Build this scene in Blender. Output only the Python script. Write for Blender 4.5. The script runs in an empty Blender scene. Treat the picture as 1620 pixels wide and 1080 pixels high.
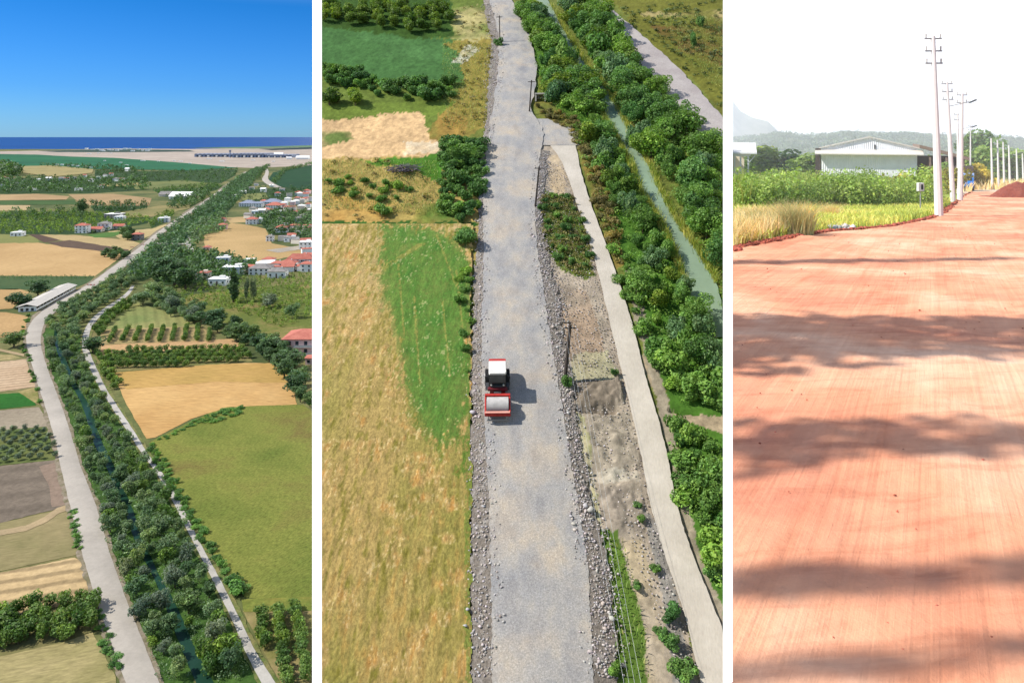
import bpy, bmesh, math, random
import numpy as np
from mathutils import Vector, Matrix
R = math.radians
rnd = random.Random(7)
nr = np.random.RandomState(11)
scene = bpy.context.scene
COL = scene.collection

# ------------------------------------------------------------------ camera
# level camera at the origin with a vertical lens shift (keeps poles upright)
F, CX, CY = 1150.0, 810.0, 216.0
cam_d = bpy.data.cameras.new("camera"); cam = bpy.data.objects.new("camera", cam_d)
COL.objects.link(cam); scene.camera = cam
cam.rotation_euler = (R(90), 0, 0)
cam_d.sensor_width = 36; cam_d.lens = 36 * F / 1620
cam_d.shift_y = -(540 - CY) / 1620
cam_d.clip_start = .1; cam_d.clip_end = 200000

# three pieces of land.  1: flat coastal plain 100 m below; 2: valley side rising away; 3: red road 2 m below
PLOT = {1: (100.0, 0.0), 2: (53.0, .527), 3: (2.0, -.052)}
EDGE = {1: (None, 494.), 2: (509., 1144.), 3: (1159., None)}
def G(pl, px, py, dz=0.0):
    "surveyed point (given as the bearing of the photograph) on the ground of a plot"
    h, s = PLOT[pl]
    y = h / (s + (py - CY) / F)
    return Vector(((px - CX) / F * y, y, -h + s * y + dz))
def GN(pl, px, py):
    h, s = PLOT[pl]
    y = h / (s + (py - CY) / F)
    return (px - CX) / F * y, y, -h + s * y
def gz(pl, y): return -PLOT[pl][0] + PLOT[pl][1] * y

# ------------------------------------------------------------------ noise
def _h(i, j, s):
    v = np.sin(i * 127.1 + j * 311.7 + s * 74.7) * 43758.5453
    return v - np.floor(v)
def vn(x, y, s=0):
    i = np.floor(x); j = np.floor(y); f = x - i; g = y - j
    f = f * f * (3 - 2 * f); g = g * g * (3 - 2 * g)
    a = _h(i, j, s); b = _h(i + 1, j, s); c = _h(i, j + 1, s); d = _h(i + 1, j + 1, s)
    return (a * (1 - f) + b * f) * (1 - g) + (c * (1 - f) + d * f) * g
def fbm(x, y, s=0, o=4):
    t = 0; a = .5
    for k in range(o):
        t = t + a * vn(x, y, s + k * 3.1); a *= .5; x = x * 2.03 + 5.2; y = y * 2.03 + 1.7
    return t / (1 - .5 ** o)
def pip(px, py, poly):
    ins = np.zeros(np.shape(px), bool)
    n = len(poly)
    for i in range(n):
        x0, y0 = poly[i]; x1, y1 = poly[(i + 1) % n]
        if y0 == y1: continue
        c = ((y0 > py) != (y1 > py)) & (px < (x1 - x0) * (py - y0) / (y1 - y0) + x0)
        ins ^= c
    return ins

# ------------------------------------------------------------------ tagging / mesh helpers
def tag(o, label=None, cat=None, group=None, kind=None):
    if label: o["label"] = label
    if cat: o["category"] = cat
    if group: o["group"] = group
    if kind: o["kind"] = kind
    return o
def thing(name, label, cat, loc=(0, 0, 0), rz=0, group=None):
    o = bpy.data.objects.new(name, None); COL.objects.link(o)
    o.empty_display_size = .3
    o.location = loc; o.rotation_euler = (0, 0, rz)
    return tag(o, label, cat, group)
def mk(name, V, Fc, mat, parent=None, smooth=False, loc=None):
    me = bpy.data.meshes.new(name)
    me.from_pydata([tuple(v) for v in V], [], [tuple(f) for f in Fc])
    me.validate(); me.materials.append(mat)
    if smooth: me.polygons.foreach_set("use_smooth", [True] * len(me.polygons))
    o = bpy.data.objects.new(name, me); COL.objects.link(o)
    if parent: o.parent = parent
    if loc is not None: o.location = loc
    return o
def mk_np(name, V, Q, mat, colors=None, smooth=False, parent=None):
    "V (n,3) float, Q (m,4) int quads; optional per-vertex colours"
    me = bpy.data.meshes.new(name)
    n, m = len(V), len(Q); k = Q.shape[1]
    me.vertices.add(n); me.vertices.foreach_set("co", np.ascontiguousarray(V, np.float32).ravel())
    me.loops.add(m * k); me.loops.foreach_set("vertex_index", np.ascontiguousarray(Q, np.int32).ravel())
    me.polygons.add(m)
    me.polygons.foreach_set("loop_start", np.arange(0, m * k, k, dtype=np.int32))
    me.polygons.foreach_set("loop_total", np.full(m, k, np.int32))
    me.update(calc_edges=True)
    if colors is not None:
        a = me.color_attributes.new("tint", "FLOAT_COLOR", "POINT")
        c = np.ones((n, 4), np.float32); c[:, :3] = colors
        a.data.foreach_set("color", c.ravel())
    me.materials.append(mat)
    if smooth: me.polygons.foreach_set("use_smooth", [True] * m)
    o = bpy.data.objects.new(name, me); COL.objects.link(o)
    if parent: o.parent = parent
    return o
class MB:
    def __init__(s): s.v = []; s.f = []
    def add(s, V, Fc):
        b = len(s.v); s.v += [Vector(v) for v in V]; s.f += [tuple(i + b for i in f) for f in Fc]; return s
    def box(s, c, d, M=None, taper=1.0, bev=0):
        cx, cy, cz = c; x, y, z = d[0] / 2, d[1] / 2, d[2] / 2
        V = []
        for k, zz in ((1, -z), (taper, z)):
            V += [Vector((-x * k, -y * k, zz)), Vector((x * k, -y * k, zz)), Vector((x * k, y * k, zz)), Vector((-x * k, y * k, zz))]
        if M is not None: V = [M @ v for v in V]
        V = [v + Vector(c) for v in V]
        return s.add(V, [(0, 3, 2, 1), (4, 5, 6, 7), (0, 1, 5, 4), (1, 2, 6, 5), (2, 3, 7, 6), (3, 0, 4, 7)])
    def cyl(s, p0, p1, r0, r1=None, n=10, caps=True):
        r1 = r0 if r1 is None else r1
        p0 = Vector(p0); p1 = Vector(p1); d = (p1 - p0).normalized()
        a = d.orthogonal().normalized(); b = d.cross(a)
        V = []
        for p, r in ((p0, r0), (p1, r1)):
            V += [p + (a * math.cos(2 * math.pi * i / n) + b * math.sin(2 * math.pi * i / n)) * r for i in range(n)]
        Fc = [(i, (i + 1) % n, n + (i + 1) % n, n + i) for i in range(n)]
        if caps: Fc += [tuple(reversed(range(n))), tuple(range(n, 2 * n))]
        return s.add(V, Fc)
    def prism(s, prof, x0, x1):
        "profile (y,z) extruded along x"
        n = len(prof)
        V = [(x0, a, b) for a, b in prof] + [(x1, a, b) for a, b in prof]
        return s.add(V, [tuple(range(n)), tuple(reversed(range(n, 2 * n)))] + [(i, n + i, n + (i + 1) % n, (i + 1) % n) for i in range(n)])
    def prismy(s, prof, y0, y1):
        "profile (x,z) extruded along y"
        n = len(prof)
        V = [(a, y0, b) for a, b in prof] + [(a, y1, b) for a, b in prof]
        return s.add(V, [tuple(range(n)), tuple(reversed(range(n, 2 * n)))] + [(i, n + i, n + (i + 1) % n, (i + 1) % n) for i in range(n)])
    def build(s, name, mat, parent=None, smooth=False, bevel=0, loc=None):
        o = mk(name, s.v, s.f, mat, parent, smooth, loc)
        if True:
            bm = bmesh.new(); bm.from_mesh(o.data); bmesh.ops.recalc_face_normals(bm, faces=bm.faces)
            if bevel:
                es = [e for e in bm.edges if len(e.link_faces) == 2 and e.calc_face_angle(0) > .6]
                bmesh.ops.bevel(bm, geom=es, offset=bevel, segments=2, profile=.6, affect='EDGES', clamp_overlap=True)
            bm.to_mesh(o.data); bm.free()
        return o
def copy_tree(o, parent=None):
    c = o.copy(); COL.objects.link(c); c.parent = parent
    for ch in list(o.children): copy_tree(ch, c)
    return c

# ------------------------------------------------------------------ materials
def lin(c): 
    c = c / 255.0
    return c / 12.92 if c <= .04045 else ((c + .055) / 1.055) ** 2.4
K = .54
def C(r, g, b, k=None):
    k = K if k is None else k
    return (min(lin(r) * k, .9), min(lin(g) * k, .9), min(lin(b) * k, .9))
def newmat(name, rough=.9, spec=.2):
    m = bpy.data.materials.new(name); m.use_nodes = True
    n = m.node_tree.nodes; b = n["Principled BSDF"]
    b.inputs["Roughness"].default_value = rough
    b.inputs["Specular IOR Level"].default_value = spec
    return m, n, m.node_tree.links, b
def ramp(n, l, fac, stops):
    r = n.new("ShaderNodeValToRGB"); e = r.color_ramp.elements
    while len(e) < len(stops): e.new(.5)
    for i, (p, c) in enumerate(stops):
        e[i].position = p; e[i].color = (c[0], c[1], c[2], 1)
    l.new(fac, r.inputs[0]); return r.outputs[0]
def coords(n, l, scale=(1, 1, 1), rot=0, obj=True):
    t = n.new("ShaderNodeTexCoord"); mp = n.new("ShaderNodeMapping")
    mp.inputs["Scale"].default_value = scale
    src = t.outputs["Object" if obj else "Generated"]
    if rot:
        m0 = n.new("ShaderNodeMapping"); m0.inputs["Rotation"].default_value = (0, 0, rot); l.new(src, m0.inputs[0]); src = m0.outputs[0]
    l.new(src, mp.inputs[0]); return mp.outputs[0]
def noise(n, l, vec, scale, detail=6, rough=.6, dist=0):
    t = n.new("ShaderNodeTexNoise"); t.inputs["Scale"].default_value = scale
    t.inputs["Detail"].default_value = detail; t.inputs["Roughness"].default_value = rough
    t.inputs["Distortion"].default_value = dist
    l.new(vec, t.inputs["Vector"]); return t.outputs["Fac"]
def mul(n, l, a, b, mode='MULTIPLY', fac=1.0):
    m = n.new("ShaderNodeMix"); m.data_type = 'RGBA'; m.blend_type = mode
    m.inputs["Factor"].default_value = fac
    for s_, i in ((a, 6), (b, 7)):
        if hasattr(s_, "is_output"): l.new(s_, m.inputs[i])
        else: m.inputs[i].default_value = (*s_, 1)
    return m.outputs[2]
def bump(n, l, b, h, strength=.5, dist=.1):
    bp = n.new("ShaderNodeBump"); bp.inputs["Strength"].default_value = strength; bp.inputs["Distance"].default_value = dist
    l.new(h, bp.inputs["Height"]); l.new(bp.outputs[0], b.inputs["Normal"])
GREY = lambda v: (v, v, v)
def ground_mat(name, ca, cb, cc=None, scale=.05, fine=1.5, rows=None, contrast=.35, bmp=.3, bdist=.15, stretch=None):
    """land cover: broad patches ca/cb(/cc), fine mottling, optional crop rows (angle, period m, strength)"""
    m, n, l, b = newmat(name, .95, .08)
    v = coords(n, l)
    f1 = noise(n, l, v, scale, 5, .65, .3)
    st = [(.34, ca), (.62, cb)] if cc is None else [(.3, ca), (.5, cb), (.68, cc)]
    c = ramp(n, l, f1, st)
    v2 = v if stretch is None else coords(n, l, (stretch[1], stretch[2], 1), stretch[0])
    f2 = noise(n, l, v2, fine, 8, .75)
    lo, hi = 1 - contrast, 1 + contrast
    c = mul(n, l, c, ramp(n, l, f2, [(.3, GREY(lo)), (.7, GREY(hi))]))
    if rows:
        ang, per, stg = rows
        vr = coords(n, l, (1, 1, 1), ang)
        w = n.new("ShaderNodeTexWave"); w.inputs["Scale"].default_value = 1 / per * .314
        w.inputs["Distortion"].default_value = 1.2; w.inputs["Detail"].default_value = 3; w.inputs["Detail Scale"].default_value = 1.5
        l.new(vr, w.inputs["Vector"])
        c = mul(n, l, c, ramp(n, l, w.outputs["Fac"], [(.1, GREY(1 - stg)), (.6, GREY(1 + stg * .5))]))
    l.new(c, b.inputs["Base Color"])
    if bmp: bump(n, l, b, f2, bmp, bdist)
    return m
def tint_mat(name, fine=2.0, contrast=.3, bmp=.35, bdist=.1, stretch=None, rough=.95):
    "colour comes from the land-cover attribute, mottled procedurally"
    m, n, l, b = newmat(name, rough, .08)
    a = n.new("ShaderNodeAttribute"); a.attribute_name = "tint"
    v = coords(n, l) if stretch is None else coords(n, l, (stretch[1], stretch[2], 1), stretch[0])
    f = noise(n, l, v, fine, 8, .8)
    c = mul(n, l, a.outputs["Color"], ramp(n, l, f, [(.3, GREY(1 - contrast)), (.7, GREY(1 + contrast))]))
    l.new(c, b.inputs["Base Color"])
    if bmp: bump(n, l, b, f, bmp, bdist)
    return m
LK = 1.3
def leaf_mat(name, dark, mid, light, sc=.8, trans=.25, tc=(1.3, 1.5, .6)):
    dark, mid, light = [tuple(min(.85, c * LK) for c in q_) for q_ in (dark, mid, light)]
    m, n, l, b = newmat(name, .6, .25)
    v = coords(n, l)
    f = noise(n, l, v, sc, 3, .6)
    a = n.new("ShaderNodeAttribute"); a.attribute_name = "tint"
    oi = n.new("ShaderNodeObjectInfo")
    c = ramp(n, l, f, [(.32, dark), (.5, mid), (.7, light)])
    c = mul(n, l, c, a.outputs["Color"])
    c = mul(n, l, c, ramp(n, l, oi.outputs["Random"], [(0, (.55, .66, .70)), (.35, (.95, .9, .95)), (.65, (1.05, 1.0, 1.1)), (1, (1.45, 1.22, .95))]))
    l.new(c, b.inputs["Base Color"])
    tr = n.new("ShaderNodeBsdfTranslucent"); l.new(mul(n, l, c, tc), tr.inputs[0])
    mx = n.new("ShaderNodeMixShader"); mx.inputs[0].default_value = trans
    l.new(b.outputs[0], mx.inputs[1]); l.new(tr.outputs[0], mx.inputs[2])
    l.new(mx.outputs[0], n["Material Output"].inputs[0])
    return m
def paint(name, c, rough=.5, spec=.4, var=.12, sc=2.0, metal=0, bmp=0):
    m, n, l, b = newmat(name, rough, spec)
    v = coords(n, l); f = noise(n, l, v, sc, 6, .7)
    l.new(mul(n, l, c, ramp(n, l, f, [(.3, GREY(1 - var)), (.7, GREY(1 + var * .6))])), b.inputs["Base Color"])
    b.inputs["Metallic"].default_value = metal
    if bmp: bump(n, l, b, f, bmp, .02)
    return m
def glassy(name, c):
    m, n, l, b = newmat(name, .12, .6)
    b.inputs["Base Color"].default_value = (*c, 1); return m
def water_mat(name, c, rough=.12, sc=2.0, bs=.15, spec=.5):
    m, n, l, b = newmat(name, rough, spec)
    v = coords(n, l); f = noise(n, l, v, sc, 4, .6)
    f0 = noise(n, l, v, sc * .08, 4, .6)
    l.new(mul(n, l, c, ramp(n, l, f0, [(.3, GREY(.85)), (.7, GREY(1.15))])), b.inputs["Base Color"])
    bump(n, l, b, f, bs, .05)
    return m

# ------------------------------------------------------------------ ground sheets
def densify(poly, step, jit, closed=True, seed=0):
    out = []; rr = random.Random(seed); n = len(poly)
    for i in range(n if closed else n - 1):
        x0, y0 = poly[i]; x1, y1 = poly[(i + 1) % n]
        d = math.hypot(x1 - x0, y1 - y0); k = max(1, int(d / step))
        for j in range(k):
            t = j / k; a = x0 + (x1 - x0) * t; b = y0 + (y1 - y0) * t
            if jit and j: a += rr.uniform(-jit, jit); b += rr.uniform(-jit, jit) * .5
            out.append((a, b))
    if not closed: out.append(poly[-1])
    return out
def clampx(pl, x):
    lo, hi = EDGE[pl]
    if lo is not None: x = max(x, lo)
    if hi is not None: x = min(x, hi)
    return x
def poly_sheet(name, pl, poly, mat, dz, jit=.8, step=6, kind="structure"):
    pts = densify(poly, step, jit, seed=len(poly) + int(poly[0][1]))
    V = [G(pl, clampx(pl, a), 1115 if b >= 1074 else b, dz) for a, b in pts]
    bm = bmesh.new(); vs = [bm.verts.new(v) for v in V]
    f = bm.faces.new(vs); bmesh.ops.triangulate(bm, faces=[f], ngon_method='EAR_CLIP')
    for f in bm.faces:
        if f.normal.z < 0: f.normal_flip()
    me = bpy.data.meshes.new(name); bm.to_mesh(me); bm.free(); me.materials.append(mat)
    o = bpy.data.objects.new(name, me); COL.objects.link(o); o["kind"] = kind
    return o
def ribbon(name, pl, rows, mat, dz, jit=.6, cols=6, step=5, crown=0.0, kind="structure", dz2=None):
    "rows: (left px, right px, py) from near to far; a strip of land between two surveyed edges"
    rows = list(rows)
    if rows[0][2] == 1075:
        p, q_ = rows[0], rows[1]; t = 40 / (p[2] - q_[2]); rows = [(p[0] + (p[0] - q_[0]) * t, p[1] + (p[1] - q_[1]) * t, 1115)] + rows
    if rows[-1][2] == 8:
        p, q_ = rows[-1], rows[-2]; t = 16 / (q_[2] - p[2]); rows = rows + [(p[0] + (p[0] - q_[0]) * t, p[1] + (p[1] - q_[1]) * t, -8)]
    V = []; Q = []; rr = random.Random(int(rows[0][0])); L = []
    for i in range(len(rows) - 1):
        a, b = rows[i], rows[i + 1]; k = max(1, int(abs(a[2] - b[2]) / step))
        for j in range(k):
            t = j / k; L.append([a[q] + (b[q] - a[q]) * t for q in range(3)])
    L.append(list(rows[-1]))
    # smooth the edges a little
    for _ in range(3):
        M = [r[:] for r in L]
        for i in range(1, len(L) - 1):
            for q in (0, 1): M[i][q] = (L[i - 1][q] + 2 * L[i][q] + L[i + 1][q]) / 4
        L = M
    for (l_, r_, py) in L:
        w = r_ - l_; j = min(jit, w * .15)
        l2 = clampx(pl, l_ + rr.uniform(-j, j)); r2 = clampx(pl, r_ + rr.uniform(-j, j))
        for c in range(cols + 1):
            t = c / cols
            V.append(G(pl, l2 + (r2 - l2) * t, py, dz + (0 if dz2 is None else (dz2 - dz) * t) + crown * (1 - (2 * t - 1) ** 2)))
    for i in range(len(L) - 1):
        for c in range(cols):
            a = i * (cols + 1) + c; Q.append((a, a + 1, a + cols + 2, a + cols + 1))
    o = mk(name, V, Q, mat, smooth=crown > 0); o["kind"] = kind
    return o
def grid_sheet(name, pl, box, step, colfn, mat, dz=0, inside=None, zfn=None, kind="structure"):
    x0, x1, y0, y1 = box
    nx = int((x1 - x0) / step) + 2; ny = int((y1 - y0) / step) + 2
    PX, PY = np.meshgrid(np.linspace(x0, x1, nx), np.linspace(y0, y1, ny))
    X, Y, Z = GN(pl, PX, PY)
    Z = Z + dz
    if zfn is not None: Z = Z + zfn(PX, PY, X, Y)
    V = np.stack([X, Y, Z], -1).reshape(-1, 3)
    cl = colfn(PX, PY, X, Y).reshape(-1, 3)
    idx = np.arange(nx * ny).reshape(ny, nx)
    q = np.stack([idx[1:, :-1], idx[1:, 1:], idx[:-1, 1:], idx[:-1, :-1]], -1)
    if inside is not None:
        I = inside(PX, PY, X, Y)
        k = I[1:, :-1] & I[1:, 1:] & I[:-1, 1:] & I[:-1, :-1]
        q = q[k]
    q = q.reshape(-1, 4)
    used, inv = np.unique(q, return_inverse=True)
    o = mk_np(name, V[used], inv.reshape(-1, 4), mat, cl[used], smooth=True)
    o["kind"] = kind
    return o
def zones(base, zs, warp=4, ws=.6, seed=1):
    "land-cover map: base colour + list of (polygon, colour, opacity)"
    def fn(PX, PY, X, Y):
        a = (fbm(X * ws, Y * ws, seed, 4) - .5) * 2 * warp; b = (fbm(X * ws + 50, Y * ws + 9, seed + 5, 4) - .5) * 2 * warp
        a += (vn(X * ws * 7, Y * ws * 7, seed + 2) - .5) * warp; b += (vn(X * ws * 7, Y * ws * 7, seed + 8) - .5) * warp
        c = np.zeros(PX.shape + (3,)); c[:] = base
        nz = fbm(X * ws * .5 + 3, Y * ws * .5, seed + 11, 5)
        for poly, col, op in zs:
            I = pip(PX + a, PY + b, poly)
            o_ = op * np.clip(.6 + (nz - .5) * 3, 0.15, 1)[..., None] if op < 1 else 1.0
            c = np.where(I[..., None], c * (1 - o_) + np.array(col) * o_, c)
        return c
    return fn

# ------------------------------------------------------------------ foliage
def leaves(n, lobes, size, flat=.5, seed=0, up=.3, tri=False):
    """n leaf sprays on a set of ellipsoid lobes (cx,cy,cz,rx,ry,rz): verts, quads, tints"""
    r = np.random.RandomState(seed)
    L = np.array(lobes, float)
    w = (L[:, 3] * L[:, 4] + L[:, 3] * L[:, 5] + L[:, 4] * L[:, 5]); w /= w.sum()
    k = r.choice(len(L), n, p=w)
    d = r.normal(size=(n, 3)); d /= np.linalg.norm(d, axis=1)[:, None]
    rad = 1 - np.abs(r.normal(0, .16, n)); rad += r.uniform(-.05, .12, n)
    P = L[k, :3] + d * L[k, 3:6] * rad[:, None]
    N = d * .8 + r.normal(size=(n, 3)) * .6; N[:, 2] += up; N /= np.linalg.norm(N, axis=1)[:, None]
    A = np.cross(N, r.normal(size=(n, 3))); A /= np.linalg.norm(A, axis=1)[:, None] + 1e-9
    B = np.cross(N, A)
    s = size * r.uniform(.55, 1.35, n)[:, None]; asp = r.uniform(.35, .8, n)[:, None]
    A = A * s; B = B * s * asp
    V = np.stack([P - A, P - B * .9 + A * .1, P + A, P + B + A * .15], 1).reshape(-1, 3)
    Q = np.arange(4 * n).reshape(n, 4)
    lobe_t = r.uniform(.7, 1.25, len(L))[k]
    t = lobe_t * r.uniform(.75, 1.25, n)
    hue = r.uniform(-.08, .08, n)
    T = np.stack([t * (1 + hue), t, t * (1 - hue)], 1).repeat(4, 0)
    return V, Q, T
def lobes_round(r, h, z0, n, seed, spread=.55, lr=.45):
    q = random.Random(seed); out = []
    for i in range(n):
        a = q.uniform(0, 6.283); d = math.sqrt(q.random()) * r * spread; t = q.random()
        z = z0 + h * (.25 + .6 * t)
        s = lr * r * q.uniform(.7, 1.15)
        out.append((math.cos(a) * d, math.sin(a) * d, z, s, s, s * q.uniform(.75, 1)))
    out.append((0, 0, z0 + h * .45, r * .55, r * .55, h * .38))
    return out
def lobes_column(r, h, z0, n, seed):
    q = random.Random(seed); out = []
    for i in range(n):
        t = (i + .5) / n; w = r * (math.sin(min(1, t * 1.9 + .25) * 1.57)) * (1 - t ** 3 * .75)
        a = q.uniform(0, 6.283)
        out.append((math.cos(a) * w * .3, math.sin(a) * w * .3, z0 + h * t, w * .75, w * .75, h / n * 1.1))
    return out
BARK = paint("bark", (.11, .08, .055), .95, .1, .35, 4, 0, .4)
def trunk_mb(h, r, lobes, seed, nb=5):
    q = random.Random(seed); m = MB()
    a = Vector((q.uniform(-.1, .1) * h * .2, q.uniform(-.1, .1) * h * .2, h * .55))
    m.cyl((0, 0, -.3), a * .6, r, r * .8, 7); m.cyl(a * .6, a, r * .8, r * .6, 7)
    top = a + Vector((q.uniform(-.1, .1) * h * .2, 0, h * .35)); m.cyl(a, top, r * .6, r * .15, 6)
    for i in range(min(nb, len(lobes))):
        L = lobes[i]; m.cyl(a * q.uniform(.55, 1), Vector(L[:3]), r * .4, r * .08, 5)
    return m
PROTO = {}
def proto(key, name, lobes, n, size, mat, trunk=None, seed=0, up=.3, parts=True):
    """prototype meshes of a plant; kept out of the scene, its copies share the data"""
    V, Q, T = leaves(n, lobes, size, seed=seed, up=up)
    o = mk_np("crown" if parts else name, V, Q, mat, T); me = o.data; bpy.data.objects.remove(o)
    tm = None
    if trunk:
        t = trunk_mb(trunk[0], trunk[1], lobes, seed).build("trunk", BARK); tm = t.data; bpy.data.objects.remove(t)
    zmax = float(np.percentile(V[:, 2], 99)); rmax = float(np.percentile(np.hypot(V[:, 0], V[:, 1]), 97))
    PROTO.setdefault(key, []).append((name, me, tm, zmax, rmax))
def plant(key, loc, height=None, radius=None, label="", cat="tree", group=None, q=rnd, parts=True, name=None):
    nm, me, tm, zmax, rmax = q.choice(PROTO[key])
    nm = name or nm
    sz = (height / zmax) if height else 1
    sr = (radius / rmax) if radius else sz * q.uniform(.9, 1.1)
    rz = q.uniform(0, 6.283)
    if tm and parts:
        o = bpy.data.objects.new(nm, None); COL.objects.link(o); o.empty_display_size = .2
        for pn, pm in (("trunk", tm), ("crown", me)):
            c = bpy.data.objects.new(pn, pm); COL.objects.link(c); c.parent = o
    else:
        o = bpy.data.objects.new(nm, me); COL.objects.link(o)
    o.location = loc; o.rotation_euler = (0, 0, rz); o.scale = (sr, sr * q.uniform(.92, 1.08), sz)
    return tag(o, label, cat, group)
def scatter(pl, poly, spacing, q=rnd, maxn=400, pxspace=None, edge=0):
    "points inside a surveyed polygon, kept at least spacing metres apart (random order)"
    xs = [p[0] for p in poly]; ys = [p[1] for p in poly]
    out = []; W = [G(pl, a, b) for a, b in poly]
    wx = [w.x for w in W]; wy = [w.y for w in W]
    x0, x1, y0, y1 = min(wx), max(wx), min(wy), max(wy)
    wp = [(w.x, w.y) for w in W]
    N = int((x1 - x0) * (y1 - y0) / spacing ** 2 * 6) + 60
    N = min(N, 60000)
    X = np.array([q.uniform(x0, x1) for _ in range(N)]); Y = np.array([q.uniform(y0, y1) for _ in range(N)])
    I = pip(X, Y, wp)
    cell = {}
    for x, y in zip(X[I], Y[I]):
        c = (int(x // spacing), int(y // spacing)); ok = True
        for i in (-1, 0, 1):
            for j in (-1, 0, 1):
                for (a, b) in cell.get((c[0] + i, c[1] + j), ()):
                    if (a - x) ** 2 + (b - y) ** 2 < spacing ** 2: ok = False
        if ok:
            cell.setdefault(c, []).append((x, y)); out.append(Vector((x, y, gz(pl, y))))
            if len(out) >= maxn: break
    return out
def to_px(p): return CX + F * p.x / p.y, CY - F * p.z / p.y
def rows_in(pl, poly, ang, rs, ts, q=rnd, jit=.3):
    "planted rows: row spacing rs, tree spacing ts, direction ang (world)"
    W = [G(pl, a, b) for a, b in poly]; wp = [(w.x, w.y) for w in W]
    cx = sum(w[0] for w in wp) / len(wp); cy = sum(w[1] for w in wp) / len(wp)
    rad = max(math.hypot(a - cx, b - cy) for a, b in wp)
    out = []; d = (math.cos(ang), math.sin(ang)); e = (-d[1], d[0])
    a = -rad
    while a < rad:
        b = -rad
        while b < rad:
            x = cx + e[0] * a + d[0] * b + q.uniform(-jit, jit); y = cy + e[1] * a + d[1] * b + q.uniform(-jit, jit)
            if pip(np.array([x]), np.array([y]), wp)[0]: out.append(Vector((x, y, gz(pl, y))))
            b += ts
        a += rs
    return out
def foliage_stuff(name, pts, hfn, n_each, mat, label, cat, size_k=.28, rk=.55, seed=5):
    "one object for vegetation nobody could count"
    Vs, Qs, Ts = [], [], []; b = 0
    q = random.Random(seed)
    for i, p in enumerate(pts):
        h = hfn(p); r = h * rk * q.uniform(.8, 1.2)
        lb = [(q.uniform(-.4, .4) * r, q.uniform(-.4, .4) * r, h * q.uniform(.4, .65), r * .7, r * .7, h * .38) for _ in range(3)]
        V, Q, T = leaves(int(n_each * 1.9), lb, h * size_k * .36, seed=seed + i, up=.5)
        V = V + np.array(p); Vs.append(V); Qs.append(Q + b); Ts.append(T * q.uniform(.7, 1.25)); b += len(V)
    o = mk_np(name, np.concatenate(Vs), np.concatenate(Qs), mat, np.concatenate(Ts))
    return tag(o, label, cat, kind="stuff")
def blades(name, P, H, W, mat, label, cat, tintfn=None, lean=.35, seed=3):
    "grass, reeds: tapering bent blades, one object"
    r = np.random.RandomState(seed); n = len(P)
    P = np.asarray(P, float); H = np.asarray(H, float)[:, None]; W = np.asarray(W, float)[:, None]
    a = r.uniform(0, 6.283, n); d = np.stack([np.cos(a), np.sin(a), np.zeros(n)], 1)
    b = r.uniform(0, 6.283, n); g = np.stack([np.cos(b), np.sin(b), np.zeros(n)], 1) * lean * r.uniform(.2, 1, n)[:, None]
    up = np.array([[0, 0, 1.]])
    m = P + up * H * .55 + g * H * .3; t = P + up * H * (1 - .15 * lean) + g * H
    V = np.stack([P - d * W, P + d * W, m + d * W * .8, m - d * W * .8, t + d * W * .12, t - d * W * .12], 1).reshape(-1, 3)
    k = np.arange(n)[:, None] * 6
    Q = np.concatenate([k + np.array([[0, 1, 2, 3]]), k + np.array([[3, 2, 4, 5]])])
    T = r.uniform(.7, 1.3, n)[:, None] * np.stack([r.uniform(.85, 1.2, n), np.ones(n), r.uniform(.8, 1.1, n)], 1)
    if tintfn is not None: T = T * tintfn(P)
    o = mk_np(name, V, Q, mat, T.repeat(6, 0))
    return tag(o, label, cat, kind="stuff")
_ico = None
def stones(name, P, S, mat, label, cat, seed=9, kind="stuff", tone=(.6, 1.35), bury=.25):
    global _ico
    if _ico is None:
        bm = bmesh.new(); bmesh.ops.create_icosphere(bm, subdivisions=1, radius=1)
        _ico = (np.array([v.co[:] for v in bm.verts]), np.array([[v.index for v in f.verts] for f in bm.faces])); bm.free()
    r = np.random.RandomState(seed); V0, F0 = _ico; n = len(P); P = np.asarray(P, float); S = np.asarray(S, float)
    V = V0[None] * (1 + r.uniform(-.42, .34, (n, len(V0), 1)))
    V = V * r.uniform(.55, 1.2, (n, 1, 3)) * S[:, None, None]
    V[..., 2] *= .75
    a = r.uniform(0, 6.283, n); c, s = np.cos(a)[:, None], np.sin(a)[:, None]
    X = V[..., 0] * c - V[..., 1] * s; Y = V[..., 0] * s + V[..., 1] * c
    V = np.stack([X, Y, V[..., 2]], -1) + P[:, None] + np.stack([np.zeros(n), np.zeros(n), S * bury], 1)[:, None]
    Q = (F0[None] + (np.arange(n) * len(V0))[:, None, None]).reshape(-1, 3)
    t = r.uniform(tone[0], tone[1], n)[:, None] * np.stack([r.uniform(.95, 1.12, n), np.ones(n), r.uniform(.88, 1.08, n)], 1)
    o = mk_np(name, V.reshape(-1, 3), Q, mat, t.repeat(len(V0), 0))
    return tag(o, label, cat, kind=kind)
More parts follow.
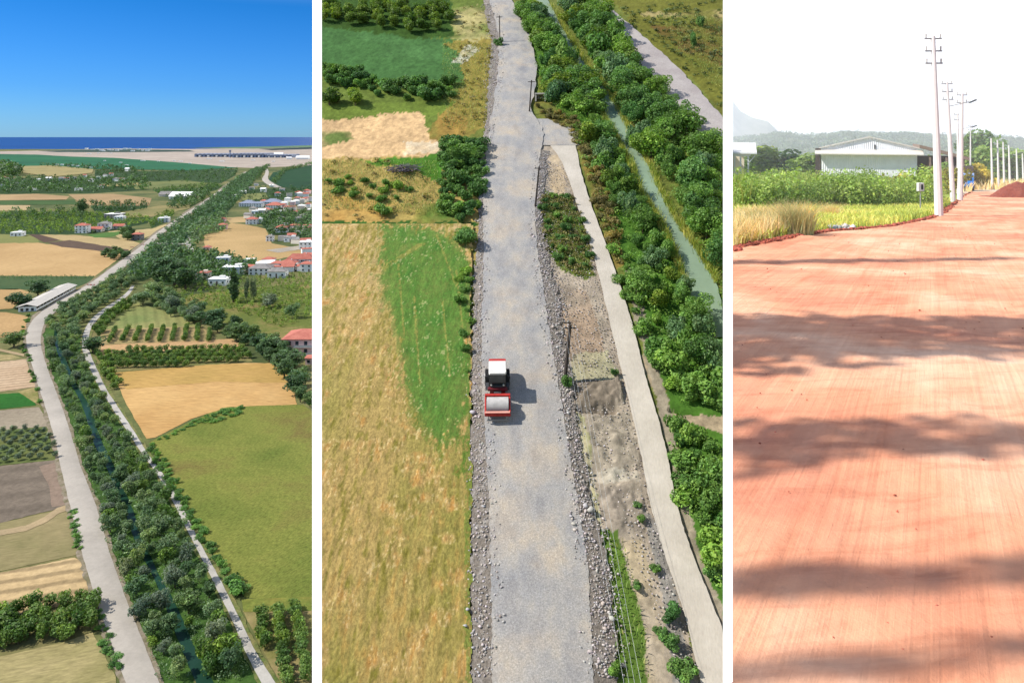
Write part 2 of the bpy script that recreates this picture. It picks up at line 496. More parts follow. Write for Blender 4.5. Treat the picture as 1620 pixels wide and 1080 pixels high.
# ================================================================== LIGHT AND SKY
EL, AZB = 45, 6           # sun elevation; how far it stands behind the left hand side
sd = Vector((-math.cos(R(EL)) * math.cos(R(AZB)), -math.cos(R(EL)) * math.sin(R(AZB)), math.sin(R(EL))))
sun_d = bpy.data.lights.new("sun", 'SUN'); sun_d.energy = 5.0; sun_d.angle = R(.53); sun_d.color = (1, .955, .88)
sun = bpy.data.objects.new("sun", sun_d); COL.objects.link(sun); sun.rotation_euler = sd.to_track_quat('Z', 'Y').to_euler()
world = bpy.data.worlds.new("World"); scene.world = world; world.use_nodes = True
n, l = world.node_tree.nodes, world.node_tree.links; bg = n["Background"]
sky = n.new("ShaderNodeTexSky"); sky.sky_type = 'NISHITA'; sky.sun_disc = False
sky.sun_elevation = R(EL); sky.sun_rotation = math.atan2(sd.x, sd.y) % (2 * math.pi)
sky.ozone_density = 4; sky.air_density = 1.0; sky.dust_density = .2
def MA(op, a, b=None, c=None):
    m = n.new("ShaderNodeMath"); m.operation = op
    for i, s_ in enumerate((a, b, c)):
        if s_ is None: continue
        if hasattr(s_, "is_output"): l.new(s_, m.inputs[i])
        else: m.inputs[i].default_value = s_
    return m.outputs[0]
tc = n.new("ShaderNodeTexCoord"); sep = n.new("ShaderNodeSeparateXYZ"); l.new(tc.outputs["Generated"], sep.inputs[0])
X_, Y_, Z_ = sep.outputs
# clear deep-blue air over the plain in the west; thin white overcast over everything east of it
azim = MA('DIVIDE', X_, MA('MAXIMUM', Y_, .001))
east = MA('MULTIPLY', MA('GREATER_THAN', azim, (494.3 - CX) / F), MA('GREATER_THAN', Y_, 0))
lowm = MA('SMOOTH_MAX', MA('SUBTRACT', 1.0, MA('MULTIPLY', MA('MAXIMUM', MA('SUBTRACT', Z_, .48), 0), 3.0)), 0, .01)
east = MA('MULTIPLY', east, lowm)
east = MA('MAXIMUM', east, MA('MULTIPLY', MA('LESS_THAN', Z_, -.01), MA('GREATER_THAN', Y_, 0)))
blue = n.new("ShaderNodeMix"); blue.data_type = 'RGBA'; blue.blend_type = 'MULTIPLY'; blue.inputs[0].default_value = 1
l.new(sky.outputs[0], blue.inputs[6])
rp = ramp(n, l, Z_, [(0.0, (.20, .42, .80)), (.06, (.12, .34, .72)), (.17, (.045, .29, .60)), (.32, (1.05, 1, .97))])
rp2 = n.new('ShaderNodeMix'); rp2.data_type = 'RGBA'; l.new(MA('GREATER_THAN', Y_, 0), rp2.inputs[0]); rp2.inputs[6].default_value = (1.05, 1, .97, 1); l.new(rp, rp2.inputs[7])
l.new(rp2.outputs[2], blue.inputs[7])
sc_ = n.new("ShaderNodeMix"); sc_.data_type = 'RGBA'
l.new(east, sc_.inputs[0]); l.new(blue.outputs[2], sc_.inputs[6]); sc_.inputs[7].default_value = (13, 13, 13, 1)
l.new(sc_.outputs[2], bg.inputs[0]); bg.inputs[1].default_value = .14
vs = scene.view_settings; vs.view_transform = 'Standard'; vs.look = 'None'; vs.exposure = .55; vs.gamma = 1

# ================================================================== PLOT 1: the coastal plain
OL = C(92, 108, 62)
plain = ground_mat("plain_cover", C(60, 82, 48), C(112, 118, 70), C(150, 138, 92), scale=.012, fine=.25, bmp=.3)
far_plain = ground_mat("far_cover", C(55, 85, 60), C(95, 115, 75), C(140, 135, 95), scale=.004, fine=.02, bmp=0)
ribbon("ground", 1, [(-160, 494, 1075), (-160, 494, 700), (-160, 494, 500), (-160, 494, 380), (-160, 494, 300), (-160, 494, 260), (-160, 494, 236)], plain, 0, jit=0, cols=8, step=40)
sea_m = water_mat("sea_water", C(14, 80, 148), .6, .02, .1, .06)
ribbon("sea", 1, [(-160, 494, 241), (-160, 494, 232), (-160, 494, 225), (-160, 494, 220), (-160, 494, 217.2)], sea_m, -1.5, jit=0, cols=4, step=2)
ft = {}
def field(poly, ca, cb=None, scale=.03, rows=None, dz=.05, fine=.6, contrast=.28, jit=.8, cc=None, name="field", stretch=None, bmp=.3):
    cb = cb or tuple(v * .82 for v in ca)
    m = ground_mat("field_cover", cb, ca, cc, scale=scale, fine=fine, rows=rows, contrast=contrast, bmp=bmp, stretch=stretch)
    return poly_sheet(name, 1, poly, m, dz, jit)
# far bands
field([(-60, 262), (-60, 241), (90, 238), (180, 235), (300, 236), (494, 233), (494, 262), (400, 266), (290, 262), (180, 258), (60, 260)], C(196, 180, 165), C(178, 165, 150), .001, fine=.01, dz=.4, jit=.2, bmp=0)
field([(-60, 266), (-60, 243), (60, 245), (110, 248), (180, 250), (290, 258), (376, 266), (300, 270), (150, 268)], C(52, 118, 78), C(42, 100, 68), .002, fine=.01, dz=.8, jit=.2, bmp=0)
field([(60, 239), (180, 236), (300, 238), (308, 240), (210, 241), (90, 241)], C(70, 92, 78), C(40, 66, 62), .002, fine=.008, dz=.9, jit=.2, bmp=0)
field([(300, 234), (420, 232), (494, 230), (494, 233), (400, 235.5)], C(110, 140, 100), C(90, 120, 90), .002, fine=.008, dz=.9, jit=.2, bmp=0)
field([(410, 236), (494, 233), (494, 236), (430, 238)], C(45, 65, 70), C(40, 60, 60), .002, fine=.008, dz=1.2, jit=.2, bmp=0)
field([(15, 264), (80, 262), (148, 268), (146, 274), (110, 278), (80, 280), (35, 274)], C(176, 160, 108), C(160, 150, 100), .01, dz=1.0, fine=.03, jit=.3)
field([(-60, 309), (60, 307), (110, 311), (104, 317), (-60, 318)], C(196, 165, 120), C(168, 138, 98), .01, dz=.3, jit=.3)
field([(108, 308), (180, 307), (240, 314), (236, 325), (190, 327), (132, 325)], C(190, 160, 116), C(165, 138, 98), .01, dz=.3, jit=.3)
field([(-60, 318), (118, 316), (122, 324), (-60, 325)], C(84, 110, 58), C(70, 96, 50), .02, dz=.3, jit=.3)
field([(-60, 325), (48, 325), (46, 333), (-60, 334)], C(200, 175, 130), None, .02, dz=.3, jit=.3)
field([(190, 336), (250, 326), (300, 320), (300, 330), (240, 343), (195, 345)], C(166, 150, 100), C(126, 128, 78), .01, dz=.3, jit=.4)
field([(205, 290), (290, 285), (330, 290), (320, 297), (215, 300)], C(130, 135, 80), C(100, 115, 66), .01, dz=.3, jit=.3)
field([(160, 291), (225, 289), (224, 293), (160, 296)], C(180, 165, 110), None, .01, dz=.4, jit=.3)
field([(-60, 370), (60, 371), (62, 385), (0, 386), (-60, 388)], C(122, 130, 72), C(150, 148, 88), .01, dz=.06)
field([(-60, 386), (60, 384), (100, 390), (165, 396), (196, 402), (182, 414), (150, 437), (-60, 436)], C(214, 178, 124), C(196, 160, 108), .012, dz=.08, stretch=(.2, .3, 2))
field([(62, 371), (120, 372), (206, 380), (222, 385), (196, 402), (165, 396), (95, 380)], C(200, 175, 125), C(178, 155, 108), .02, dz=.10)
field([(45, 371), (62, 371), (95, 380), (70, 384)], C(108, 88, 72), C(96, 78, 66), .02, dz=.12, rows=(.3, 3, .2))
field([(75, 384), (110, 380), (204, 395), (198, 401), (168, 398), (98, 391)], C(112, 92, 76), C(98, 80, 68), .02, dz=.14, rows=(.3, 3, .2))
field([(138, 372), (188, 366), (200, 368), (176, 375), (150, 376)], C(92, 130, 62), C(84, 120, 56), .02, dz=.12)
field([(170, 366), (240, 362), (270, 352), (262, 362), (235, 374), (215, 380), (190, 378)], C(205, 182, 130), None, .02, dz=.05)
field([(-60, 437), (150, 437), (142, 446), (110, 458), (-60, 458)], C(70, 96, 58), C(90, 108, 66), .02, dz=.08)
field([(-60, 458), (30, 457), (46, 462), (20, 488), (-60, 494)], C(202, 165, 112), C(184, 150, 100), .02, dz=.08)
field([(-60, 500), (-60, 494), (10, 494), (44, 500), (44, 520), (34, 530), (-60, 541)], C(206, 168, 116), C(186, 152, 102), .02, dz=.08)
field([(-60, 560), (20, 561), (36, 567), (-60, 576)], C(206, 180, 130), C(130, 130, 80), .04, dz=.06)
field([(-60, 578), (42, 568), (48, 590), (58, 612), (-60, 628)], C(210, 182, 148), C(190, 160, 126), .03, dz=.08, rows=(1.2, 3.5, .2))
field([(-60, 628), (20, 622), (46, 620), (57, 641), (-60, 654)], C(54, 116, 42), C(46, 100, 38), .02, dz=.09)
field([(28, 620), (58, 612), (62, 640), (50, 634), (38, 626)], C(196, 172, 120), C(130, 130, 70), .08, dz=.11)
field([(-60, 654), (62, 644), (80, 674), (-60, 686)], C(178, 164, 140), C(160, 146, 124), .03, dz=.08)
field([(-60, 684), (76, 675), (94, 727), (-60, 742)], C(98, 116, 62), C(124, 126, 74), .06, dz=.09, name="orchard_floor")
field([(-60, 744), (88, 727), (100, 745), (110, 800), (-60, 842)], C(138, 124, 108), C(120, 108, 94), .03, dz=.08, rows=(1.28, 9, .12))
field([(62, 738), (92, 730), (108, 798), (82, 802), (78, 770)], C(158, 136, 118), C(146, 126, 108), .03, dz=.10)
field([(-60, 840), (108, 804), (116, 840), (128, 876), (-60, 916)], C(166, 150, 108), C(142, 134, 90), .05, dz=.08, stretch=(1.3, 3, .5))
field([(-60, 918), (118, 882), (132, 890), (147, 948), (-60, 990)], C(206, 178, 132), C(184, 156, 112), .03, dz=.09, rows=(1.28, 4.2, .3))
field([(-60, 1052), (100, 1016), (146, 1000), (186, 1075), (-60, 1075)], C(186, 170, 120), C(150, 142, 90), .05, dz=.09, stretch=(1.3, 3, .6), contrast=.4)
# farm track leaving the main road
lane = ground_mat("farm_track_dirt", C(196, 172, 132), C(180, 158, 122), scale=.2, fine=1.5, contrast=.15)
poly_sheet("path", 1, [(-60, 850), (40, 832), (70, 818), (90, 804), (112, 796), (112, 806), (94, 812), (74, 826), (42, 840), (-60, 858)], lane, .16, .6)
poly_sheet("path", 1, [(-60, 549), (0, 552), (38, 560), (38, 564), (0, 556), (-60, 554)], lane, .16, .4)
# east of the river
field([(205, 480), (214, 477), (300, 506), (316, 517), (160, 522), (168, 512)], C(158, 156, 96), C(128, 140, 80), .03, dz=.08, rows=(-.5, 5, .12))
field([(158, 521), (318, 516), (345, 538), (158, 545)], C(190, 166, 116), C(160, 146, 96), .05, dz=.09, name="orchard_floor")
field([(160, 546), (340, 537), (368, 536), (384, 547), (340, 553), (160, 560)], C(212, 172, 124), C(198, 160, 112), .03, dz=.08)
field([(156, 561), (384, 549), (400, 572), (330, 578), (180, 588)], C(150, 140, 90), C(120, 124, 70), .05, dz=.09, name="orchard_floor")
field([(178, 590), (330, 577), (400, 574), (444, 575), (460, 600), (470, 640), (360, 644), (300, 664), (246, 692), (232, 694), (200, 640)], C(222, 180, 118), C(204, 160, 100), .03, dz=.10, contrast=.3, fine=.5, stretch=(.1, .4, 2))
field([(180, 590), (330, 577), (444, 575), (462, 606), (340, 604), (200, 616)], C(206, 166, 98), C(190, 156, 88), .03, dz=.14, contrast=.3, fine=.5, stretch=(.1, .4, 2))
field([(236, 700), (300, 668), (356, 642), (480, 640), (494, 652), (494, 952), (440, 950), (388, 945), (372, 925), (340, 880), (300, 820), (262, 740)], C(136, 140, 66), C(108, 122, 52), .03, cc=C(128, 112, 64), dz=.08, contrast=.55, fine=1.1, stretch=(.6, 2, .8))
field([(382, 948), (494, 944), (494, 966), (386, 968)], C(150, 142, 70), C(110, 128, 56), .1, dz=.13, contrast=.4)
field([(384, 966), (494, 960), (494, 1075), (440, 1075)], C(132, 134, 70), C(170, 150, 106), .1, dz=.08, name="orchard_floor")
field([(285, 480), (300, 466), (494, 446), (494, 520), (440, 545), (400, 540), (330, 500)], C(112, 122, 56), C(92, 108, 50), .03, dz=.06, name="orchard_floor", cc=C(160, 140, 90))
field([(322, 371), (345, 368), (366, 353), (392, 356), (420, 362), (430, 385), (486, 396), (480, 402), (400, 418), (360, 404), (325, 398)], C(208, 174, 120), C(186, 156, 104), .012, dz=.08)
field([(355, 345), (385, 343), (392, 352), (364, 353)], C(206, 176, 124), None, .02, dz=.08)
field([(380, 308), (420, 305), (425, 314), (384, 318)], C(140, 145, 86), None, .02, dz=.2, jit=.3)
field([(420, 291), (432, 273), (494, 261), (494, 300), (450, 297)], C(38, 82, 46), C(32, 70, 42), .01, dz=.4, jit=.3, rows=(1.2, 14, .25), fine=.05)
field([(240, 340), (285, 318), (345, 300), (345, 306), (290, 330), (250, 350)], C(96, 116, 60), C(150, 140, 92), .01, dz=.25, jit=.3)
# paved yards and tracks of the village
field([(420, 396), (494, 386), (494, 392), (440, 400)], C(190, 178, 160), None, .05, dz=.2, jit=.3, name="pavement")
# darker olive-green ground sheets under the far orchards and woods
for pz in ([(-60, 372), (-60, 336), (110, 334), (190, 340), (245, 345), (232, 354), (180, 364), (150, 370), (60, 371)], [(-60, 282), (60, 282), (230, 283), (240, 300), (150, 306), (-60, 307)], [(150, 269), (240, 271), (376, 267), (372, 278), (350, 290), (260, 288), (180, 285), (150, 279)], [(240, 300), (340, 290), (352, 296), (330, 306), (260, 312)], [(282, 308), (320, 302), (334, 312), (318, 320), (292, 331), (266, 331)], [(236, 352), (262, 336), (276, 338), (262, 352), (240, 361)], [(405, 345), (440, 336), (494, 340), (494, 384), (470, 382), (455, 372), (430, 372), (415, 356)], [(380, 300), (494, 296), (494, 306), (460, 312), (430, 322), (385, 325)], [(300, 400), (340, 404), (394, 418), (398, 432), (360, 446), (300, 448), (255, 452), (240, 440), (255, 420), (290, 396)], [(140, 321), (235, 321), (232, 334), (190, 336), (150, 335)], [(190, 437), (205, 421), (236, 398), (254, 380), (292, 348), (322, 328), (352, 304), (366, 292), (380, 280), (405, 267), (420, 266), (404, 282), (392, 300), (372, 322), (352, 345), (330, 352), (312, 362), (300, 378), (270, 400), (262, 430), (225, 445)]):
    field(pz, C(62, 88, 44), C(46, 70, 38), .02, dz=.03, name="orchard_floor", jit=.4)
# ---- roads, river, path
roadA = ground_mat("chip_road", C(206, 196, 182), C(190, 181, 168), scale=.06, fine=1.2, contrast=.1, bmp=.15)
verge = ground_mat("gravel_verge", C(176, 160, 142), C(130, 122, 92), scale=.35, fine=2.0, contrast=.3)
RA = [(197, 250, 1075), (180, 232, 1030), (152, 200, 950), (131, 175, 880), (111, 153, 802), (96, 128, 740), (88, 116, 700), (79, 107, 669), (67, 93, 630), (56, 80, 597), (47, 69, 565), (40, 63, 541), (43, 66, 519), (55, 78, 500), (76, 97, 485), (100, 122, 470), (128, 150, 458), (148, 163, 445), (166, 181, 432), (182, 202, 419), (203, 219, 405), (220, 235, 391), (241, 252, 374), (278, 287, 347), (312, 320, 326), (345, 350, 303), (361, 364, 291), (376, 378.5, 281), (388, 390, 272)]
ribbon("verge", 1, [(a - 8 * (y - 216) / 860 - 2, b + 7 * (y - 216) / 860 + 1.5, y) for a, b, y in RA], verge, .17, jit=2.5, cols=4, step=5)
ribbon("road", 1, RA, roadA, .22, jit=.5, cols=6, step=6, crown=.12)
roadB = ground_mat("pale_path", C(212, 206, 196), C(192, 186, 176), scale=.15, fine=1.5, contrast=.12)
RB = [(410, 432, 1075), (387, 403, 1030), (370, 383, 987), (337, 350, 920), (303, 313, 853), (270, 282, 787), (247, 257, 747), (228, 236, 724), (213, 223, 700), (192, 203, 669), (172, 182, 637), (156, 166, 613), (142, 153, 583), (130, 141, 558), (129, 139, 540), (132, 141, 524), (147, 157, 499), (172, 181, 484), (190, 199, 472), (205, 211, 460), (208, 213, 452)]
ribbon("verge", 1, [(a - 5 * (y - 216) / 860 - 1, b + 8 * (y - 216) / 860 + 1, y) for a, b, y in RB], ground_mat("green_verge", C(96, 118, 58), C(150, 142, 92), scale=.3, fine=2, contrast=.35), .15, jit=2, cols=3, step=6)
ribbon("path", 1, RB, roadB, .22, jit=.4, cols=3, step=6)
ribbon("path", 1, [(300, 308, 398), (292, 304, 388), (292, 302, 382), (301, 308, 372), (308, 314, 364), (316, 320, 356)], roadB, .2, jit=.3, cols=2, step=4)
# small bridge of the side road over the water
ribbon("path", 1, [(238, 300, 387), (238, 300, 384.6)], roadB, .3, jit=0, cols=2, step=4)
ribbon("road", 1, [(432, 446, 297), (414, 428, 289), (413, 422, 283), (418, 424, 277), (424, 429, 272), (414, 417, 262)], roadA, .5, jit=.1, cols=2, step=3)
RV = [(300, 345, 1075), (282, 318, 1030), (266, 300, 987), (250, 276, 940), (240, 256, 913), (207, 233, 853), (187, 207, 787), (174, 192, 760), (163, 187, 737), (148, 172, 710), (140, 162, 690), (131, 150, 652), (122, 140, 630), (110, 124, 610), (96, 112, 580), (88, 102, 556), (83, 94, 541), (84, 92, 528), (86, 92, 518)]
riv = water_mat("canal_water", C(40, 74, 58), .3, 1.2, .12, .06)
RV = [(l_ + (r_ - l_) * .18, r_ - (r_ - l_) * .22, y_) for l_, r_, y_ in RV]
ribbon("river", 1, RV, riv, .12, jit=.4, cols=4, step=6)
ribbon("river", 1, [(250, 262, 420), (272, 281, 395), (291, 299, 374), (322, 327, 347), (352, 356, 318), (372, 375, 300)], riv, .12, jit=.2, cols=2, step=5)

for bank in ([(a_ + 0, y_) for a_, b_, y_ in RV] + [(b_ + 3, y_) for a_, b_, y_ in reversed([(r_[0], r_[1], r_[2]) for r_ in RA if 510 < r_[2]])], [(b_, y_) for a_, b_, y_ in RV] + [(a_ - 2, y_) for a_, b_, y_ in reversed([r_ for r_ in RB if 510 < r_[2]])]):
    field([(x_, y_) for x_, y_ in bank], C(84, 116, 52), C(60, 92, 40), .15, dz=.05, name="bank_grass", contrast=.45, fine=1.2, jit=1.0)
# ---- plants of the plain
LM_river = leaf_mat("willow_leaves", (.060, .110, .048), (.105, .165, .065), (.170, .230, .105), .5)
LM_dark = leaf_mat("evergreen_leaves", (.032, .068, .026), (.055, .105, .034), (.090, .150, .050), .5)
LM_orch = leaf_mat("citrus_leaves", (.050, .095, .018), (.085, .150, .024), (.150, .210, .036), .6)
LM_olive = leaf_mat("olive_leaves", (.060, .095, .055), (.095, .130, .080), (.140, .180, .110), .6)
LM_bush = leaf_mat("bush_leaves", (.045, .105, .022), (.075, .175, .030), (.130, .250, .050), .9)
LM_yel = leaf_mat("yellow_green_leaves", (.110, .150, .028), (.190, .220, .035), (.300, .300, .050), .9)
for s in range(5): proto("river", "riverside_tree", lobes_round(2.6, 5, .6, 11, s, .75, .42), 1500, .26, LM_river, (5, .14), s)
for s in range(3): proto("dark", "evergreen_tree", lobes_round(2.8, 6, .8, 12, 20 + s, .6, .42), 1700, .27, LM_dark, (6, .2), 20 + s)
for s in range(4): proto("citrus", "orchard_tree", lobes_round(1.7, 3, .35, 8, 40 + s, .55, .5), 700, .22, LM_orch, (3, .1), 40 + s)
for s in range(3): proto("olive", "olive_tree", lobes_round(1.6, 3, .5, 8, 60 + s, .6, .45), 600, .2, LM_olive, (3, .12), 60 + s)
for s in range(2): proto("poplar", "poplar_tree", lobes_column(1.7, 13, 1.2, 13, 80 + s), 2400, .3, LM_dark, (13, .25), 80 + s)
for s in range(2): proto("willow", "willow_tree", lobes_round(3, 6, .5, 13, 90 + s, .65, .4), 1700, .28, LM_olive, (6, .2), 90 + s)
for s in range(4): proto("bush", "bush", lobes_round(1.3, 1.9, -.2, 9, 100 + s, .7, .45), 800, .16, LM_bush, None, 100 + s, parts=False)
q1 = random.Random(101)
PROTO['belt'] = PROTO['river'] * 3 + [('riverside_tree',) + p_[1:] for p_ in PROTO['willow']] * 2 + [('riverside_tree',) + p_[1:] for p_ in PROTO['dark']] + [('riverside_tree',) + p_[1:] for p_ in PROTO['citrus']]
def spread(key, poly, sp, h, label, group, cat="tree", mx=400, prob=1.0, q=q1, parts=True, pl=1, rk=None, name=None):
    k = 0
    for p in scatter(pl, poly, sp, q, mx):
        if q.random() > prob: continue
        hh = q.uniform(*h); plant(key, p, hh, (hh * q.uniform(*rk)) if rk else None, label, cat, group, q, parts, name); k += 1
    return k
def lerp_rows(Rw, side, y):
    for a, b in zip(Rw, Rw[1:]):
        if b[2] <= y <= a[2]:
            t = (a[2] - y) / (a[2] - b[2]); return a[side] + (b[side] - a[side]) * t
    return None
ys = [1120, 1075, 1030, 987, 950, 913, 880, 853, 820, 787, 760, 737, 710, 690, 669, 652, 630, 613, 597, 583, 570, 556, 541, 530]
def band(fl, fr): 
    yy = [y for y in ys if fl(y) is not None and fr(y) is not None]
    return [(fl(y), y) for y in yy] + [(fr(y), y) for y in reversed(yy)]
cut = lambda P, a, b: [(x, y) for x, y in P if a <= y <= b]
wb = band(lambda y: (lerp_rows(RA, 1, y) or 0) + 8 if lerp_rows(RA, 1, y) else None, lambda y: (lerp_rows(RV, 0, y) - 6) if lerp_rows(RV, 0, y) else None)
eb = band(lambda y: (lerp_rows(RV, 1, y) + 1) if lerp_rows(RV, 1, y) else None, lambda y: (lerp_rows(RB, 0, y) - 19 * (y - 216) / 860) if lerp_rows(RB, 0, y) else None)
def sub(poly, y0, y1): 
    lo = [p for p in poly if y0 - 1 <= p[1] <= y1 + 1]; return lo
seg = [(1075, 853, "beside the green field"), (853, 690, "facing the striped fields"), (690, 541, "nearing the road bend")]
NR = 0
for (a, b, w) in seg:
    NR += spread("belt", sub(wb, b, a), 3.15, (2.0, 5.0), "grey-green tree between grey road and canal, " + w, "trees on the road bank of the canal, " + w, rk=(.42, .56))
    NR += spread("belt", sub(eb, b, a), 3.3, (2.0, 5.0), "grey-green tree between canal and pale path, " + w, "trees on the path bank of the canal, " + w, rk=(.42, .58))
NR += spread("river", [(86, 536), (74, 515), (84, 502), (104, 486), (128, 472), (152, 460), (172, 447), (190, 436), (222, 440), (205, 455), (188, 470), (168, 482), (142, 499), (124, 520), (122, 540)], 5.0, (3.5, 6), "leafy tree in the wood between the road bend and the pale path", "trees in the wood at the road bend", rk=(.5, .65))
print("riverside", NR)
# lower ground cover filling the banks
q2 = random.Random(5)
pts = scatter(1, wb, 1.7, q2, 1700) + scatter(1, eb, 1.7, q2, 1900)
foliage_stuff("undergrowth", pts, lambda p: q2.uniform(.6, 1.9), 26, LM_river, "green undergrowth covering the canal banks between the road and the pale path", "undergrowth", .35, .9)
# corridor further out and far woods: nobody could count them
def far(poly, sp, h, nm, label, mat, n_each=16, seed=5, mx=2500):
    qq = random.Random(seed); pp = scatter(1, poly, sp, qq, mx)
    if pp: foliage_stuff(nm, pp, lambda p: qq.uniform(*h), n_each, mat, label, "woodland", .42, .6, seed)
far([(190, 437), (205, 421), (236, 396), (254, 376), (290, 348), (322, 327), (352, 303), (366, 291), (380, 280), (405, 267), (420, 266), (404, 282), (392, 300), (372, 322), (352, 345), (330, 352), (312, 362), (300, 378), (270, 400), (262, 430), (225, 445)], 7, (5, 9), "far_wood", "grey-green wood lining the canal up to the airport", LM_river, 26, 6)
far([(-60, 437), (150, 437), (140, 442), (-60, 441)], 2.5, (1, 2), "reed_strip", "dark strip of reeds behind the tan field", LM_dark, 14, 7)
far([(-60, 372), (-60, 336), (110, 334), (190, 340), (240, 345), (232, 352), (180, 362), (150, 369), (60, 370)], 6.5, (3.2, 5), "far_orchard", "dense dark citrus orchards behind the two-storey red-roofed house", LM_orch, 20, 8, 2500)
far([(20, 337), (120, 333), (140, 345), (90, 350), (0, 348)], 14, (6, 10), "far_wood", "darker tree clumps in the middle of the citrus orchards", LM_dark, 22, 9)
far([(140, 322), (235, 322), (232, 334), (190, 336), (150, 334)], 11, (5, 10), "far_wood", "dark tree clumps beyond the orchards, left of the canal", LM_dark, 22, 10)
far([(-60, 283), (60, 283), (230, 284), (240, 300), (150, 305), (-60, 306)], 17, (7, 14), "far_wood", "dark trees scattered among the far village houses", LM_dark, 20, 11, 700)
far([(-60, 262), (-10, 262), (30, 272), (34, 279), (-60, 281)], 20, (20, 32), "far_wood", "dark wooded knoll at the left edge of the plain", LM_dark, 26, 12)
far([(60, 262), (180, 264), (230, 270), (200, 275), (150, 269), (70, 264)], 26, (8, 16), "far_wood", "thin tree line behind the far pale houses", LM_dark, 18, 13)
far([(150, 270), (240, 272), (376, 268), (372, 278), (350, 290), (260, 288), (180, 284), (150, 278)], 22, (5, 11), "far_wood", "dark hedged orchards beyond the green field", LM_dark, 18, 14, 1400)
far([(240, 300), (340, 290), (352, 296), (330, 306), (260, 312)], 11, (4, 8), "far_orchard", "olive-green orchard left of the straight road", LM_orch, 18, 15, 800)
far([(282, 310), (320, 304), (334, 312), (318, 320), (292, 330), (270, 330)], 9, (7, 13), "far_wood", "trees by the long pale sheds", LM_dark, 20, 16)
far([(236, 352), (262, 336), (276, 338), (262, 352), (240, 360)], 7, (4, 7), "far_orchard", "small orchard beside the straight road", LM_orch, 20, 17)
far([(405, 345), (440, 336), (494, 340), (494, 384), (470, 382), (455, 372), (430, 372), (415, 356)], 9, (6, 11), "far_wood", "dark village trees between the white houses", LM_dark, 26, 18, 500)
far([(300, 400), (340, 404), (394, 418), (398, 432), (360, 446), (300, 448), (255, 452), (240, 440), (255, 420), (290, 396)], 6.5, (5, 9), "far_wood", "mixed trees around the white cube houses", LM_dark, 30, 19, 700)
far([(320, 352), (352, 345), (352, 366), (326, 370), (318, 384), (302, 392), (300, 378)], 8, (6, 11), "far_wood", "trees beside the forked side road", LM_river, 28, 20)
far([(430, 288), (448, 268), (494, 258), (494, 261), (452, 272), (436, 292)], 14, (6, 10), "tree_hedge", "dark hedge along the airport road", LM_dark, 18, 21)
far([(404, 278), (412, 270), (422, 262), (426, 264), (416, 274), (408, 286)], 12, (6, 12), "tree_hedge", "dark hedge on the other side of the airport road", LM_dark, 18, 22)
far([(380, 300), (494, 296), (494, 306), (460, 312), (430, 322), (385, 325)], 16, (5, 9), "far_wood", "trees between the far village roofs", LM_dark, 18, 23, 500)
far([(380, 440), (494, 434), (494, 500), (440, 520), (400, 500), (300, 476), (240, 462), (300, 452)], 3.7, (2.0, 3.2), "far_orchard", "yellow-green orchard rows below the village", LM_orch, 22, 24, 2600)
# named trees
def one(key, px, py, h, r, label, cat="tree", name=None): return plant(key, G(1, px, py), h, r, label, cat, None, q1, True, name)
one("dark", 147, 558, 7.0, 5.0, "large round dark green tree beside the bend of the pale path")
one("dark", 29, 487, 8.5, 7.2, "large round dark tree left of the long shed, nearer one of the pair")
one("dark", 60, 468, 9.5, 6.6, "large round dark tree behind the long shed, further one of the pair")
one("dark", 22, 549, 7.0, 4.8, "round dark tree casting its shadow on the road at the left edge")
one("poplar", 369, 478, 20.5, 3.6, "tall dark columnar tree in front of the white houses")
one("willow", 390, 478, 15, 2.2, "slim grey-green poplar beside the tall dark columnar tree", name="poplar_tree")
one("willow", 402, 477, 15, 2.4, "slim grey-green poplar nearest the orchard, second of the slim pair", name="poplar_tree")
one("willow", 276, 492, 9, 5, "rounded silvery willow at the end of the hedgerow by the green wedge field")
one("willow", 424, 487, 8, 5.5, "rounded silvery willow in the orchard below the village")
one("willow", 303, 507, 8, 5, "grey-green willow in the hedgerow above the planted tree rows")
one("dark", 337, 518, 9, 5.5, "dark tree in the middle of the hedgerow")
one("river", 462, 503, 8, 4, "greyish leafless-looking tree by the pink house")
one("dark", 426, 562, 8, 5.5, "dark green tree in front of the pink red-roofed house")
one("dark", 446, 584, 7, 5, "dark tree with broken crown at the corner of the wheat field")
one("dark", 130, 340, 20, 6.5, "tall dark tree standing alone behind the tan field")
one("dark", 127, 336, 14, 5, "dark tree just behind the tall lone tree")
one("dark", 258, 442, 15, 10, "big dark tree mass where the path meets the wood, left one")
one("dark", 276, 452, 16, 10, "big dark tree where the path meets the wood, middle one")
one("dark", 293, 458, 14, 8, "big dark tree by the wood, right one")
one("river", 242, 470, 9, 7, "leafy tree at the head of the pale path")
one("river", 226, 482, 8, 6.5, "leafy tree right of the pale path's end")
one("bush", 378, 937, 2.6, 2.6, "dark bush at the corner of the big green field beside the path", "bush")
one("bush", 370, 925, 2.2, 2.2, "smaller dark bush just behind the corner bush", "bush")
q3 = random.Random(33)
def hedge(key, poly, sp, h, label, group, q=q3, mx=400, rk=(.45, .65), cat="tree", name=None): return spread(key, poly, sp, h, label, group, cat, mx, 1, q, True, 1, rk, name)
hedge("dark", [(300, 500), (340, 506), (400, 535), (432, 546), (448, 566), (494, 604), (494, 655), (470, 640), (446, 596), (410, 562), (380, 545), (330, 522)], 6.5, (5, 8.5), "dark tree in the thick hedgerow between the orchard and the wheat field", "trees of the hedgerow above the wheat field")
hedge("river", [(240, 470), (262, 470), (330, 500), (300, 512), (262, 498), (238, 482)], 5.5, (4, 7), "leafy tree of the hedgerow along the green wedge field", "trees of the wedge field hedgerow")
